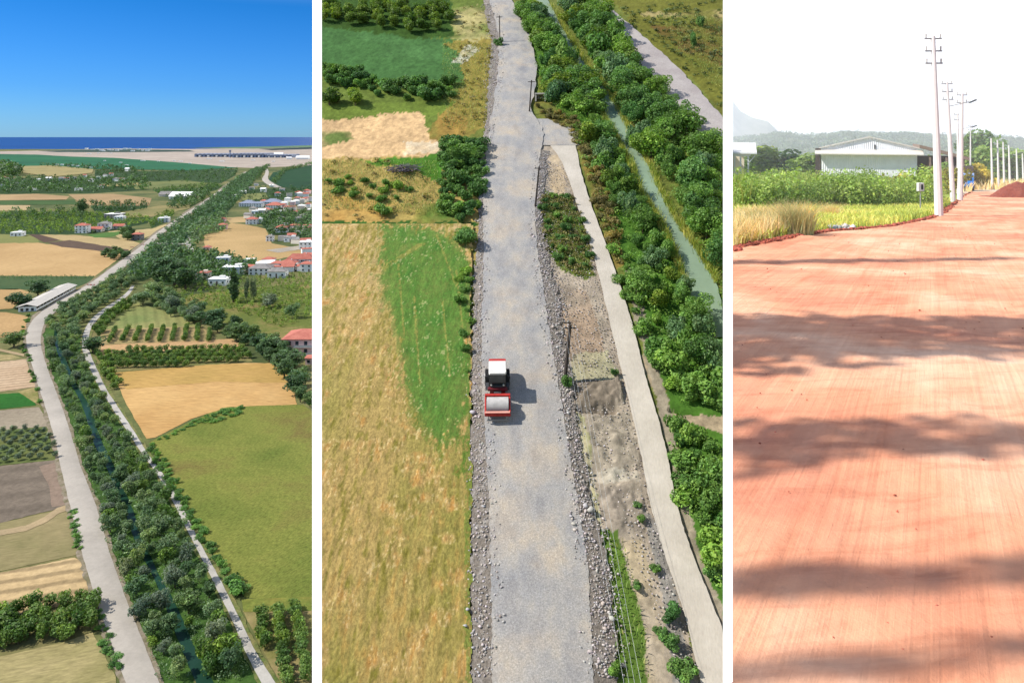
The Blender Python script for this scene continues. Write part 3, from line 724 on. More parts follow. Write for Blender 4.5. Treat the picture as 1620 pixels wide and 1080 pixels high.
hedge("citrus", [(-30, 986), (60, 962), (128, 948), (146, 955), (152, 996), (100, 1012), (-30, 1042)], 2.3, (2.6, 4), "bushy green citrus tree in the dense plantation beside the lower tan field", "trees of the dense plantation at the lower left", mx=160)
hedge("citrus", [(147, 530), (160, 506), (185, 487), (205, 478), (210, 486), (190, 496), (168, 516), (158, 535)], 3.2, (2.5, 4.2), "green shrubby tree in the row along the pale path", "shrubby trees along the right side of the pale path")
hedge("citrus", [(150, 556), (160, 562), (190, 612), (180, 616), (160, 590)], 3.0, (2.2, 3.6), "green shrubby tree between the pale path and the planted rows", "shrubby trees below the round tree")
for p in rows_in(1, [(160, 523), (318, 517), (352, 538), (340, 541), (165, 543)], 1.95, 5.6, 2.6, q3, .25):
    plant("citrus", p, q3.uniform(2.4, 3.1), 1.35, "bright green young tree in the short slanting rows of the upper plantation", "tree", "young trees in the upper planted rows", q3, False)
for p in rows_in(1, [(158, 560), (385, 550), (400, 570), (330, 578), (180, 588)], .05, 5.5, 3.4, q3, .25):
    plant("citrus", p, q3.uniform(2.8, 3.6), 1.75, "bright green tree in the long rows just above the wheat field", "tree", "trees in the rows above the wheat field", q3, False)
for p in rows_in(1, [(-20, 686), (74, 677), (90, 726), (-20, 740)], .25, 4.2, 3.4, q3, .3):
    plant("olive", p, q3.uniform(1.8, 2.5), 1.15, "small grey-green olive tree in the rows left of the grey road", "tree", "olive trees in rows left of the road", q3, False)
for p in rows_in(1, [(388, 968), (500, 962), (500, 1085), (442, 1085)], 1.95, 3.4, 2.4, q3, .2):
    plant("citrus", p, q3.uniform(2.2, 3.0), 1.45, "yellow-green citrus tree in the slanting rows at the lower right of the plain", "tree", "citrus trees in slanting rows beside the path's near end", q3, False)
# green hedge line between the path and the big field
for p in scatter(1, [(232, 700), (246, 705), (300, 800), (340, 870), (372, 925), (372, 938), (350, 905), (312, 850), (285, 800), (240, 725)], 2.0, q3, 120):
    plant("bush", p, q3.uniform(.7, 1.5), q3.uniform(.9, 1.6), "low green bush in the strip between the pale path and the big green field", "bush", "bushes beside the big green field", q3)
for p in scatter(1, [(320, 668), (352, 650), (380, 646), (380, 654), (340, 672)], 2.2, q3, 20):
    plant("bush", p, q3.uniform(.6, 1.2), q3.uniform(1.2, 1.8), "low dark bush on the field edge below the wheat", "bush", "bushes at the top edge of the green field", q3)
for p in scatter(1, [(238, 698), (262, 690), (330, 655), (330, 660), (262, 697)], 1.8, q3, 30):
    plant("bush", p, q3.uniform(.4, .8), q3.uniform(.8, 1.2), "very low bush along the boundary of wheat and green field", "bush", "low bushes on the wheat boundary", q3)
for p in scatter(1, [(60, 640), (66, 640), (50, 575), (36, 540), (40, 515), (50, 500), (44, 500), (30, 530), (40, 575)], 3.5, q3, 20):
    plant("bush", p, q3.uniform(.8, 1.6), q3.uniform(.9, 1.6), "scrubby bush on the left verge of the grey road near its bend", "bush", "bushes on the left road verge", q3)
for p in scatter(1, [(108, 806), (118, 806), (130, 870), (122, 872)], 1.6, q3, 14) + scatter(1, [(150, 960), (164, 960), (192, 1060), (180, 1070), (160, 1010)], 1.8, q3, 24):
    plant("bush", p, q3.uniform(.5, 1.2), q3.uniform(.7, 1.2), "weedy bush on the left verge of the grey road, near part", "bush", "weedy bushes on the near left verge", q3)
hedge("dark", [(160, 404), (178, 399), (206, 402), (200, 410), (172, 412)], 5.5, (3.5, 6), "dark bushy tree at the roadside corner of the brown field", "trees at the corner of the brown field")
hedge("dark", [(194, 372), (206, 372), (208, 380), (196, 382)], 6, (7, 11), "dark tree beside the roadside house with a red roof", "trees beside the roadside house")
# ---- buildings of the plain
WHITE = paint("white_plaster", C(238, 236, 230, .9), .8, .2, .06, .3)
CREAM = paint("cream_plaster", C(228, 214, 196, .9), .8, .2, .08, .3)
PINK = paint("pink_plaster", C(226, 190, 184, .9), .8, .2, .08, .3)
GREYP = paint("grey_render", C(170, 165, 160), .8, .2, .12, .3)
REDR = ground_mat("red_roof_tiles", C(204, 130, 112, .68), C(184, 110, 96, .68), scale=.4, fine=2.5, contrast=.18, bmp=.3)
GREYR = ground_mat("grey_roof_sheet", C(178, 172, 166), C(150, 146, 142), scale=.3, fine=2.0, contrast=.15)
SLATE = paint("slate_roof", C(140, 148, 166, .7), .7, .3, .12, .3)
WHITER = paint("flat_white_roof", C(232, 230, 226, .9), .8, .2, .08, .4)
DARKG = glassy("window_glass", (.03, .04, .05))
FRAME = paint("window_frame_paint", C(225, 225, 222), .6)
DOORM = paint("door_brown", C(110, 80, 60), .6)
def house(px, py, wpx, hpx, rtype, rmat, wmat, label, yaw=0.0, dep=.75, win=True, group=None, name="house", cat="house", storeys=None):
    p = G(1, px, py); sc = p.y / F; w = wpx * sc; h = max(2.8, hpx * sc); d = w * dep
    t = thing(name, label, cat, p, yaw, group)
    MB().box((0, d / 2, h / 2 - .25), (w, d, h + .5)).build("wall", wmat, t)
    o = .35 + w * .02
    if rtype == "hip":
        rh = w * .2; m = MB()
        a = [(-w / 2 - o, -o, h), (w / 2 + o, -o, h), (w / 2 + o, d + o, h), (-w / 2 - o, d + o, h)]
        a2 = [(x, y, z + .18) for x, y, z in a]
        r1 = (-w / 2 + d * .5, d / 2, h + rh); r2 = (w / 2 - d * .5, d / 2, h + rh)
        m.add(a + a2 + [r1, r2], [(3, 2, 1, 0), (0, 1, 5, 4), (1, 2, 6, 5), (2, 3, 7, 6), (3, 0, 4, 7), (4, 5, 9, 8), (5, 6, 9), (6, 7, 8, 9), (7, 4, 8)])
        rf = m.build("roof", rmat, t)
        if win: MB().box((w * .22, d * .5, h + rh * .95), (.6, .6, 1.1)).build("chimney", wmat, rf)
    elif rtype == "gable":
        rh = d * .28
        MB().prism([(-o, h - .02), (d / 2, h + rh), (d + o, h - .02), (d + o, h + .2), (d / 2, h + rh + .25), (-o, h + .2)], -w / 2 - o, w / 2 + o).build("roof", rmat, t)
        MB().prism([(.02, h - .05), (d - .02, h - .05), (d / 2, h + rh - .05)], -w / 2 + .02, w / 2 - .02).build("gable_wall", wmat, t)
    else:
        MB().box((0, d / 2, h + .17), (w + .3, d + .3, .3)).build("roof", rmat, t)
        if win:
            m = MB(); 
            m.box((w * .15, d * .55, h + .95), (w * .3, d * .35, 1.3)); m.build("roof_room", wmat, t)
    if win:
        ns = storeys or max(1, int(round(h / 3.0))); nx = max(2, int(w / 3.2))
        for s_ in range(ns):
            for i in range(nx):
                x = -w / 2 + w * (i + .5) / nx; z = h * (s_ + .52) / ns
                if s_ == 0 and i == nx // 2:
                    MB().box((x, -.03, h / ns * .36), (1.0, .1, h / ns * .72)).build("door", DOORM, t); continue
                wd = MB().box((x, -.02, z), (1.3, .08, 1.25)).build("window", DARKG, t)
                MB().box((x, -.05, z - .68), (1.5, .16, .1)).build("sill", FRAME, wd)
        for s_ in range(ns):
            z = h * (s_ + .52) / ns
            MB().box((w / 2 + .02, d * .35, z), (.08, 1.2, 1.2)).build("window", DARKG, t)
    return t
H = house
H(25, 374, 17, 6, "flat", WHITER, WHITE, "small white house standing alone at the edge of the tan field", .1)
H(127, 369, 18, 12, "hip", REDR, WHITE, "white two-storey house with red roof at the orchard's edge")
H(151, 367, 17, 4, "gable", REDR, CREAM, "low red-roofed shed between the two-storey houses", .1)
H(163, 364, 17, 10, "hip", GREYR, WHITE, "white two-storey house with greyish roof, right of the low red shed", .1)
H(176, 345, 24, 6, "flat", WHITER, GREYP, "wide pale flat-roofed building among the orchards", -.1)
H(187, 349, 14, 6, "flat", WHITER, WHITE, "small white house right of the wide pale building")
H(187, 362, 15, 4, "gable", REDR, CREAM, "low pale red-roofed shed in the orchard near the road", .15)
H(215, 380, 15, 9, "hip", REDR, GREYP, "roadside house with red roof and dark open front", .0)
H(258, 352, 16, 7, "flat", WHITER, WHITE, "white house beside the straight road, left of the canal", .2)
H(350, 363, 13, 7, "hip", REDR, PINK, "pink house with red roof beside the forked side road")
H(351, 351, 9, 5, "hip", REDR, PINK, "tiny red-roofed house behind the pink one", win=False)
H(326, 397, 11, 6, "hip", REDR, PINK, "small pinkish house hidden in trees by the side road")
H(352, 419, 20, 11, "flat", WHITER, WHITE, "white cube house with blue-shaded side, highest of the white group", .1)
H(368, 434, 34, 11, "flat", WHITER, WHITE, "wide white flat-roofed house, second row of the white group", .05)
H(343, 452, 28, 10, "flat", WHITER, WHITE, "white flat-roofed house lowest in the white group")
H(319, 443, 20, 11, "flat", REDR, CREAM, "house with reddish roof and dark balconies left of the white group")
H(409, 435, 32, 10, "hip", GREYR, WHITE, "white house with grey hipped roof right of the white group")
H(437, 440, 28, 10, "hip", GREYR, WHITE, "white house with grey hipped roof, right one of the two grey roofs", .05)
H(437, 426, 18, 9, "hip", REDR, WHITE, "small red-roofed white house behind the right grey roof")
H(453, 428, 26, 11, "hip", REDR, WHITE, "white row house with red roof, left of the long red row", .05)
H(474, 421, 40, 11, "hip", REDR, WHITE, "long white house with red roof on the right, further one of the row", .03, dep=.35)
H(484, 430, 19, 12, "hip", REDR, WHITE, "white house with red roof at the right edge of the plain", .0)
H(444, 368, 18, 8, "hip", REDR, WHITE, "white house with red roof among dark village trees")
H(459, 383, 20, 7, "flat", GREYR, WHITE, "low white house behind the tan village field")
H(483, 395, 20, 12, "flat", WHITER, WHITE, "white cube-shaped block at the right end of the tan field")
H(426, 382, 11, 8, "hip", GREYR, WHITE, "narrow white house left of the dark village trees")
H(397, 355, 17, 8, "hip", REDR, WHITE, "white house with pale red roof above the tan field")
H(409, 354, 9, 8, "flat", WHITER, WHITE, "small white flat house right of the pale red roof")
H(390, 327, 24, 5, "hip", SLATE, WHITE, "large house with slate-blue roof, left one")
H(407, 328, 14, 6, "hip", SLATE, WHITE, "smaller slate-blue roofed house, middle one")
H(428, 325, 26, 5, "hip", SLATE, WHITE, "wide slate-blue roofed house, right one")
H(432, 331, 24, 6, "hip", REDR, WHITE, "white house with vivid red roof in front of the wide slate roof")
H(420, 337, 16, 5, "hip", REDR, WHITE, "white house with pale red roof below the vivid red roof")
H(403, 339, 11, 5, "flat", WHITER, WHITE, "small white house left of the pale red roof")
H(440, 341, 14, 6, "flat", WHITER, WHITE, "small white block right of the pale red roof")
qh = random.Random(8)
for i, (x, y, w) in enumerate([(454, 319, 9), (472, 309, 11), (484, 307, 10), (476, 331, 11), (487, 329, 8), (463, 333, 9), (489, 337, 8), (470, 318, 9), (487, 317, 8), (462, 325, 8), (489, 365, 8), (447, 330, 8), (478, 322, 7), (466, 341, 8)]):
    H(x, y, w, qh.uniform(4.5, 6.5), qh.choice(["hip", "hip", "flat"]), REDR if i % 3 else WHITER, qh.choice([WHITE, CREAM, PINK]), "small pale house with %s roof in the cluster at the right edge of the plain" % ("red" if i % 3 else "white"), qh.uniform(-.3, .3), win=False, group="small houses clustered at the right of the plain")
for i, (x, y) in enumerate([(5, 285), (76, 286), (97, 286), (103, 286), (108, 285), (117, 285), (53, 301), (24, 293), (104, 299), (158, 297), (155, 284), (182, 287), (189, 286), (122, 302), (3, 296), (175, 279), (200, 271), (143, 288), (133, 281), (60, 288), (165, 281)]):
    H(x, y, qh.uniform(5, 10), 4, qh.choice(["hip", "flat", "gable"]), [REDR, WHITER, GREYR][i % 3], WHITE, "tiny far house with %s roof among the trees of the distant village" % ["red", "white", "grey"][i % 3], qh.uniform(-.3, .3), win=False, group="far village houses")
for i, (x, y) in enumerate([(89, 262), (97, 262), (107, 263.5), (115, 263), (122, 264), (133, 265), (140, 266), (147, 266)]):
    H(x, y, 4.5, 2.2, "flat", WHITER, WHITE, "pale far house in the thin line beyond the tan oval field", 0, win=False, group="thin line of far pale houses")
for i in range(16):
    H(138 + i * 6.6 + qh.uniform(-2, 2), 237.5 + qh.uniform(-1.5, 2) + i * .05, qh.uniform(3, 6), qh.uniform(1.5, 3), "flat", WHITER, WHITE, "white block of the distant settlement by the sea", 0, win=False, group="white blocks by the sea", name="apartment_block", cat="building")
for i, (x, y, w) in enumerate([(165, 255, 3), (200, 262, 4), (285, 256, 6), (275, 255, 4), (300, 259, 4)]):
    H(x, y, w, 1.2, "flat", WHITER, WHITE, "low white hut on the pale airfield ground", 0, win=False, group="low huts on the airfield", name="hut", cat="building")
k_ = 0
taken = []
for _ in range(400):
    x = qh.uniform(384, 492); y = qh.uniform(300, 432)
    if x < 400 and y < 320: continue
    if 350 < y < 410 and x < 440: continue
    if 388 < y < 418 and x < 480: continue
    if any(abs(x - u_) < 9 and abs(y - v_) < 6 for u_, v_ in taken): continue
    taken.append((x, y)); k_ += 1
    H(x, y, 7 + (y - 290) * .085, 5 + (y - 290) * .02, qh.choice(["hip", "hip", "gable", "flat"]), qh.choice([REDR, REDR, WHITER, GREYR]), qh.choice([WHITE, WHITE, CREAM]), "small pale village house among the trees right of the canal", qh.uniform(-.4, .4), win=False, group="small village houses among trees right of the canal")
    if k_ >= 42: break
for i, (x, y) in enumerate([(250, 256), (190, 258), (225, 255), (330, 252), (400, 254), (432, 256), (350, 256), (140, 244), (155, 243), (175, 243)]):
    H(x, y, qh.uniform(3, 7), 1.3, "flat", WHITER, WHITE, "low white hut on the pale airfield ground", 0, win=False, group="low huts on the airfield", name="hut", cat="building")
# long sheds beside the straight road
H(262, 311, 22, 3, "gable", GREYR, CREAM, "low pale farm shed, left one of the two by the orchard", .0, win=False, name="farm_shed", cat="shed")
H(283, 315, 32, 4, "gable", WHITER, WHITE, "long white farm shed, right one of the two by the orchard", -.05, win=False, name="farm_shed", cat="shed")
# big pink house at the right edge
t = thing("apartment_house", "pink house with red hipped roof and dark balconies at the right edge", "house", G(1, 487, 561)); p = t.location
w_, d_, h_ = 22.0, 14.0, 7.0
MB().box((0, d_ / 2, h_ / 2 - .3), (w_, d_, h_ + .6)).build("wall", PINK, t)
rf = MB().add([(-w_ / 2 - 1, -1, h_), (w_ / 2 + 1, -1, h_), (w_ / 2 + 1, d_ + 1, h_), (-w_ / 2 - 1, d_ + 1, h_), (-w_ / 2 - 1, -1, h_ + .3), (w_ / 2 + 1, -1, h_ + .3), (w_ / 2 + 1, d_ + 1, h_ + .3), (-w_ / 2 - 1, d_ + 1, h_ + .3), (-w_ / 2 + 7, d_ / 2, h_ + 3.2), (w_ / 2 - 7, d_ / 2, h_ + 3.2)],
    [(3, 2, 1, 0), (0, 1, 5, 4), (1, 2, 6, 5), (2, 3, 7, 6), (3, 0, 4, 7), (4, 5, 9, 8), (5, 6, 9), (6, 7, 8, 9), (7, 4, 8)]).build("roof", REDR, t)
for z in (.1, 3.6):
    for x in (-8.5, -5, -1, 3, 7):
        wd = MB().box((x, -.02, z + 1.6), (1.5, .1, 1.9)).build("window", DARKG, t)
    b = MB().box((0, -.8, z + .2), (12, 1.6, .2)); b.build("balcony", WHITE, t)
    MB().box((0, -1.55, z + .75), (12, .08, .9)).build("balcony_rail", FRAME, t)
H(493, 577, 20, 10, "hip", REDR, PINK, "lower pink annex with red roof in front of the big pink house")
# long poultry shed by the road bend
A = G(1, 57, 492); B = G(1, 119, 458); dv = (B - A); L = dv.length; ang = math.atan2(dv.y, dv.x)
t = thing("long_shed", "long low white shed with pale sheet roof beside the road bend", "shed", A, ang)
sw = 9.0
MB().prism([(-1, 2.7), (sw / 2, 4.1), (sw + 1, 2.7), (sw + 1, 2.9), (sw / 2, 4.35), (-1, 2.9)], -1, L + 1).build("roof", paint("pale_sheet_roof", C(226, 218, 206), .8, .2, .14, .6), t)
MB().box((L / 2, sw, 1.3), (L, .2, 2.7)).build("wall", WHITE, t); MB().box((L / 2, .1, .5), (L, .2, 1.2)).build("low_wall", WHITE, t)
MB().prismy([(0, 0)] * 0 + [(-.1, -.2), (.1, -.2), (.1, 2.7), (-.1, 2.7)], .1, sw - .1).build("end_wall", WHITE, t)
for i in range(13): MB().box((i * L / 12, .0, 1.35), (.3, .3, 2.7)).build("column", WHITE, t)
for y in (1.8, 4.5, 7.2): MB().box((-.15, y, 1.1), (.1, 1.4, 1.6)).build("window", DARKG, t)
# airport
BLUER = paint("terminal_roof", C(128, 146, 176, .7), .6, .4, .1, .02)
for (x0, x1, y, hh, lab) in [(308, 368, 248.5, 5.5, "long blue-grey arched airport terminal, left hall"), (368, 420, 249.5, 7, "tall blue-grey arched airport terminal, middle hall with tower"), (420, 462, 249.5, 5, "low blue-grey terminal hall on the right")]:
    a = G(1, x0, y); b = G(1, x1, y); w = b.x - a.x; sc = a.y / F; hh *= sc
    t = thing("airport_terminal", lab, "building", (a.x, a.y, a.z)); 
    MB().box((w / 2, 60, hh * .3), (w, 120, hh * .6)).build("wall", BLUER, t)
    nb = 9
    rf = MB()
    for i in range(nb):
        xa = w * i / nb; xb = w * (i + 1) / nb; prof = [(xa + 1, hh * .6)] + [(xa + (xb - xa) * (.5 - .5 * math.cos(math.pi * k / 6)), hh * .6 + hh * .38 * math.sin(math.pi * k / 6)) for k in range(1, 6)] + [(xb - 1, hh * .6)]
        rf.prismy(prof, -8, 128)
    rf.build("roof", SLATE, t)
    for i in range(nb): MB().box((w * (i + .5) / nb, -10, hh * .28), (w / nb * .4, 16, hh * .35)).build("gate_hall", WHITE if i % 2 else BLUER, t)
a = G(1, 364, 249.5); t = thing("control_tower", "blue-grey control tower between the terminal halls", "building", a); sc = a.y / F
MB().cyl((0, 0, -1), (0, 0, 9 * sc), 1.0 * sc, .9 * sc, 12).build("tower_shaft", BLUER, t); MB().cyl((0, 0, 9 * sc), (0, 0, 12 * sc), 1.5 * sc, 1.9 * sc, 12).build("tower_cab", SLATE, t)
for (x, y, w, lab) in [(365, 246.8, 12, "white hangar roof behind the tower"), (478, 252, 20, "large white hangar near the right edge"), (457, 252, 8, "small white airport shed left of the large hangar"), (440, 246, 14, "long white shed behind the right terminal hall")]:
    H(x, y, w, 2.5, "gable", WHITER, WHITE, lab, 0, dep=.5, win=False, name="hangar", cat="building")
# airport service yard with sheds along the canal road
for i, (x, y, w) in enumerate([(398, 300, 8), (384, 306, 9), (405, 294, 6), (430, 296, 7), (446, 302, 8), (372, 312, 8)]):
    H(x, y, w, 2.5, "gable", WHITER if i % 2 else GREYR, WHITE, "small %s depot shed near the bend of the airport road" % ("white" if i % 2 else "grey"), .2, win=False, name="depot_shed", cat="shed", group="depot sheds by the airport road")
# red and white road barriers
RED = paint("barrier_red", C(215, 60, 50), .5); WPA = paint("barrier_white", C(235, 230, 225), .5)
for (x, y, w, lab) in [(144, 452, 12, "red road barrier across the road beside the long shed"), (227, 388, 8, "red road barrier further up the straight road"), (209, 392, 5, "small red barrier at the roadside near the house")]:
    a = G(1, x, y); w = w * a.y / F; t = thing("road_barrier", lab, "barrier", a)
    n_ = 6
    for i in range(n_): MB().box((-w / 2 + w * (i + .5) / n_, 0, .75), (w / n_ * .96, .35, .5)).build("panel", RED if i % 3 != 1 else WPA, t)
    for s_ in (-1, 1): MB().box((s_ * w * .4, 0, .25), (.2, .6, .5)).build("foot", WPA, t)
K = .66
# ================================================================== PLOT 2: gravel road works on the valley side
P2 = 2
TAN, STRAW, GRN, DKG, OLV, DIRT, RUB, BRN = C(208, 176, 124), C(196, 160, 84), C(62, 118, 40), C(34, 84, 40), C(120, 130, 56), C(172, 158, 138), C(150, 138, 124), C(150, 124, 72)
z2 = [
    ([(500, -20), (790, -20), (790, 60), (770, 200), (500, 200)], C(104, 120, 52), 1),
    ([(500, -20), (712, -20), (718, 60), (500, 60)], C(60, 88, 34), 1),
    ([(500, 42), (560, 48), (640, 58), (715, 62), (735, 70), (730, 128), (660, 130), (560, 124), (500, 96)], C(72, 110, 58), 1),
    ([(560, 52), (735, 68), (733, 100), (600, 90)], C(82, 122, 68), .7),
    ([(718, 10), (775, 10), (786, 60), (778, 68), (715, 62)], C(196, 180, 124), .8),
    ([(700, 66), (790, 60), (780, 140), (770, 200), (735, 215), (690, 215), (690, 180), (735, 130), (730, 90)], C(150, 134, 66), 1),
    ([(738, 68), (762, 78), (735, 98), (716, 98)], C(215, 208, 190), .8),
    ([(700, 170), (740, 168), (735, 220), (670, 225)], C(164, 128, 66), .8),
    ([(500, 165), (720, 160), (700, 180), (500, 185)], C(112, 130, 54), 1),
    ([(500, 188), (560, 186), (630, 176), (668, 180), (680, 215), (700, 226), (705, 236), (660, 250), (500, 250)], C(214, 178, 130), 1),
    ([(500, 205), (552, 208), (560, 222), (500, 232)], C(88, 120, 52), .9),
    ([(640, 222), (712, 224), (700, 240), (640, 244)], C(222, 206, 176), .8),
    ([(500, 250), (700, 245), (760, 260), (765, 400), (740, 420), (500, 355)], C(176, 152, 88), 1),
    ([(560, 252), (660, 248), (700, 240), (700, 290), (640, 262)], C(80, 126, 42), 1),
    ([(500, 300), (600, 318), (680, 330), (690, 356), (500, 352)], C(196, 150, 80), .8),
    ([(600, 326), (690, 320), (740, 340), (750, 400), (690, 352), (620, 350)], C(88, 126, 50), .9),
    ([(500, 347), (760, 352), (745, 362), (500, 358)], C(58, 96, 38), 1),
    # dirt between the road and the pale path
    ([(850, 195), (920, 205), (905, 260), (960, 430), (1000, 560), (1030, 690), (1060, 860), (1110, 1085), (940, 1085), (900, 700), (860, 420), (845, 280)], DIRT, 1),
    ([(862, 300), (905, 305), (925, 360), (940, 430), (925, 440), (885, 425), (858, 385), (852, 330)], C(96, 110, 46), 1),
    ([(862, 245), (884, 245), (898, 290), (885, 310), (870, 290)], C(200, 176, 138), .9),
    ([(880, 440), (930, 460), (960, 560), (930, 600), (895, 560), (872, 480)], C(160, 134, 108), .7),
    ([(905, 560), (960, 552), (985, 600), (930, 620), (900, 610)], C(184, 178, 140), .8),
    ([(905, 600), (980, 600), (984, 635), (940, 640), (905, 640)], C(132, 120, 104), 1),
    ([(910, 660), (1000, 650), (1015, 740), (940, 745)], C(150, 140, 122), .8),
    ([(906, 650), (925, 655), (940, 740), (955, 830), (940, 838), (925, 760)], C(168, 172, 96), .9),
    ([(930, 740), (1010, 742), (1014, 760), (935, 762)], C(196, 188, 168), .8),
    ([(945, 770), (1005, 765), (1020, 840), (960, 850)], C(134, 124, 112), .8),
    ([(950, 838), (980, 842), (992, 900), (1012, 960), (1030, 1085), (972, 1085), (962, 960), (954, 890)], C(92, 118, 48), 1),
    ([(985, 850), (1020, 850), (1060, 1085), (1028, 1085), (1010, 960)], C(190, 172, 138), .9),
    ([(1020, 800), (1045, 830), (1075, 960), (1100, 1085), (1070, 1085), (1050, 960)], C(150, 144, 134), 1),
    # banks east of the path
    ([(905, 205), (930, 220), (985, 420), (1035, 560), (1078, 700), (1100, 860), (1144, 960), (1150, 1000), (1150, 480), (1060, 350), (985, 200), (900, 100), (830, 20), (860, 150), (900, 190)], C(78, 116, 42), 1),
    ([(846, 150), (905, 180), (935, 220), (960, 320), (990, 420), (975, 425), (940, 320), (912, 222), (880, 195), (846, 172)], C(138, 118, 60), .9),
    ([(1010, 560), (1030, 560), (1050, 640), (1075, 650), (1144, 660), (1150, 690), (1100, 670), (1060, 665), (1042, 640)], C(168, 150, 122), 1),
    ([(990, 420), (1004, 424), (1035, 560), (1062, 650), (1082, 760), (1104, 860), (1144, 958), (1144, 1000), (1110, 930), (1080, 850), (1062, 740), (1030, 600), (1002, 500)], C(160, 148, 126), 1),
    # field beyond the grey track
    ([(950, -20), (1150, -20), (1150, 185), (1100, 130), (1040, 80)], C(112, 112, 46), 1),
    ([(1010, 18), (1150, 18), (1150, 30), (1015, 26)], C(180, 160, 112), .8),
    ([(1030, 40), (1150, 30), (1150, 110), (1080, 80)], C(116, 84, 50), .75),
]
zf = zones(C(112, 120, 56), z2, 5, .5, 3)
def z2col(PX, PY, X, Y):
    c = zf(PX, PY, X, Y)
    nz = fbm(X * 2.2, Y * 2.2, 31, 5)[..., None]; n2 = fbm(X * .35, Y * .35, 37, 4)[..., None]
    return np.clip(c * (.55 + .9 * nz) * (.75 + .5 * n2), 0, .9)
TR = [(903, 641), (975, 640), (984, 645), (972, 652), (940, 651), (905, 648)]
def z2z(PX, PY, X, Y):
    z = (fbm(X * .8, Y * .8, 41, 5) - .5) * .25
    z = z + pip(PX, PY, [(838, 184), (925, 196), (932, 258), (838, 258)]) * .17
    tr = pip(PX, PY, TR); z = z - tr * .9
    z = z - pip(PX, PY, [(1055, 643), (1100, 647), (1110, 655), (1060, 650)]) * .5
    mnd = pip(PX, PY, [(938, 606), (980, 602), (986, 636), (905, 640)]); z = z + mnd * (fbm(X * 2, Y * 2, 4, 4)) * .7
    m2 = pip(PX, PY, [(915, 660), (1010, 655), (1020, 840), (950, 845)]); z = z + m2 * (fbm(X * 1.5, Y * 1.5, 9, 4) - .3) * .45
    return z
g2 = tint_mat("valley_cover", 3.0, .32, .5, .08)
grid_sheet("ground", 2, (509, 1144, -8, 1115), 2.2, z2col, g2, -.12, zfn=z2z)
# big stubble field with a green patch
def stub(PX, PY, X, Y):
    c = np.zeros(PX.shape + (3,)); c[:] = C(184, 158, 96)
    n1 = fbm(X * .28, Y * .1, 51, 5); n2 = fbm(X * 3.6, Y * 1.1, 53, 5); n3 = fbm(X * .9, Y * .9, 57, 4); n4 = fbm(X * 8, Y * 4.5, 59, 3)
    def mix(m, col): 
        nonlocal c; m = np.clip(m, 0, 1)[..., None]; c = c * (1 - m) + np.array(col) * m
    mix((n1 - .42) * 3, C(156, 146, 76)); mix((n3 - .54) * 4, C(200, 166, 104)); mix((.46 - n2) * 4, C(138, 128, 56))
    mix(np.clip((640 - PY) / 300, 0, 1) * (n2 - .44) * 4, C(206, 176, 122))
    mix(np.clip((PY - 700) / 250, 0, 1) * (n2 - .52) * 3, C(188, 152, 82)); mix((n3 * n2 - .36) * 5, C(196, 148, 80))
    w = (n2 - .5) * 60 + (n3 - .5) * 50
    core = [(604, 362), (640, 358), (690, 362), (735, 395), (745, 440), (742, 640), (722, 690), (690, 690), (650, 640), (632, 560), (612, 500), (600, 430)]
    core = [(x_, y_ if y_ < 600 else y_ + 22) for x_, y_ in core]
    g = sum(pip(PX + w * .3 + ox, PY + w * .5 + oy, core) * 1.0 for ox, oy in [(0, 0), (10, 0), (-10, 0), (0, 22), (0, -14), (20, 10), (-18, -6), (6, 48), (-6, 48)]) / 9
    g = np.where(g > n4 * .9 + .05, 1.0, 0.0) * np.clip(g + .15, 0, 1); fr = np.where(pip(PX + w * 1.6, PY + w * 2.2, [(a, b + 12) for a, b in core]), 1.0, 0.0)
    mix(fr * .55 * (n4 > .42), C(84, 122, 42)); mix(g * (.55 + n3 * .6), C(84, 130, 54)); mix(g * np.clip((n2 - .5) * 4, 0, .7), C(112, 140, 62))
    # wheel tracks left in the green patch
    for (x0, y0, x1, y1, wd) in [(668, 388, 603, 428, 3.2), (690, 372, 728, 470, 1.6), (655, 470, 664, 610, 1.8), (700, 480, 712, 600, 1.6), (630, 420, 640, 540, 1.5), (722, 430, 736, 560, 1.4)]:
        d = np.abs((PX - x0) * (y1 - y0) - (PY - y0) * (x1 - x0)) / math.hypot(x1 - x0, y1 - y0) + (n4 - .5) * 3
        t = (PY - min(y0, y1)) * (max(y0, y1) - PY) >= -40
        mix((d < wd) * t * (n4 > .38) * .65, C(160, 150, 78))
    mix(((n4 > .68) & (n3 > .56)) * .35, C(222, 198, 150)); mix((PX > 735 + w * .2) * (PY > 640) * .6 * (n4 > .4), C(84, 124, 46))
    return np.clip(c * (.62 + .76 * n4[..., None]), 0, .9)
fm = tint_mat("stubble_cover", 7.0, .45, .9, .12, stretch=(0, 1, .6))
grid_sheet("field", 2, (509, 752, 356, 1115), 1.7, stub, fm, .16, inside=lambda PX, PY, X, Y: PX < 746 + (vn(X * 2, Y * 2, 3) - .5) * 8 + np.clip((500 - PY) * .02, 0, 3),
           zfn=lambda PX, PY, X, Y: (fbm(X * 2.2, Y * .5, 61, 4) - .5) * .14)
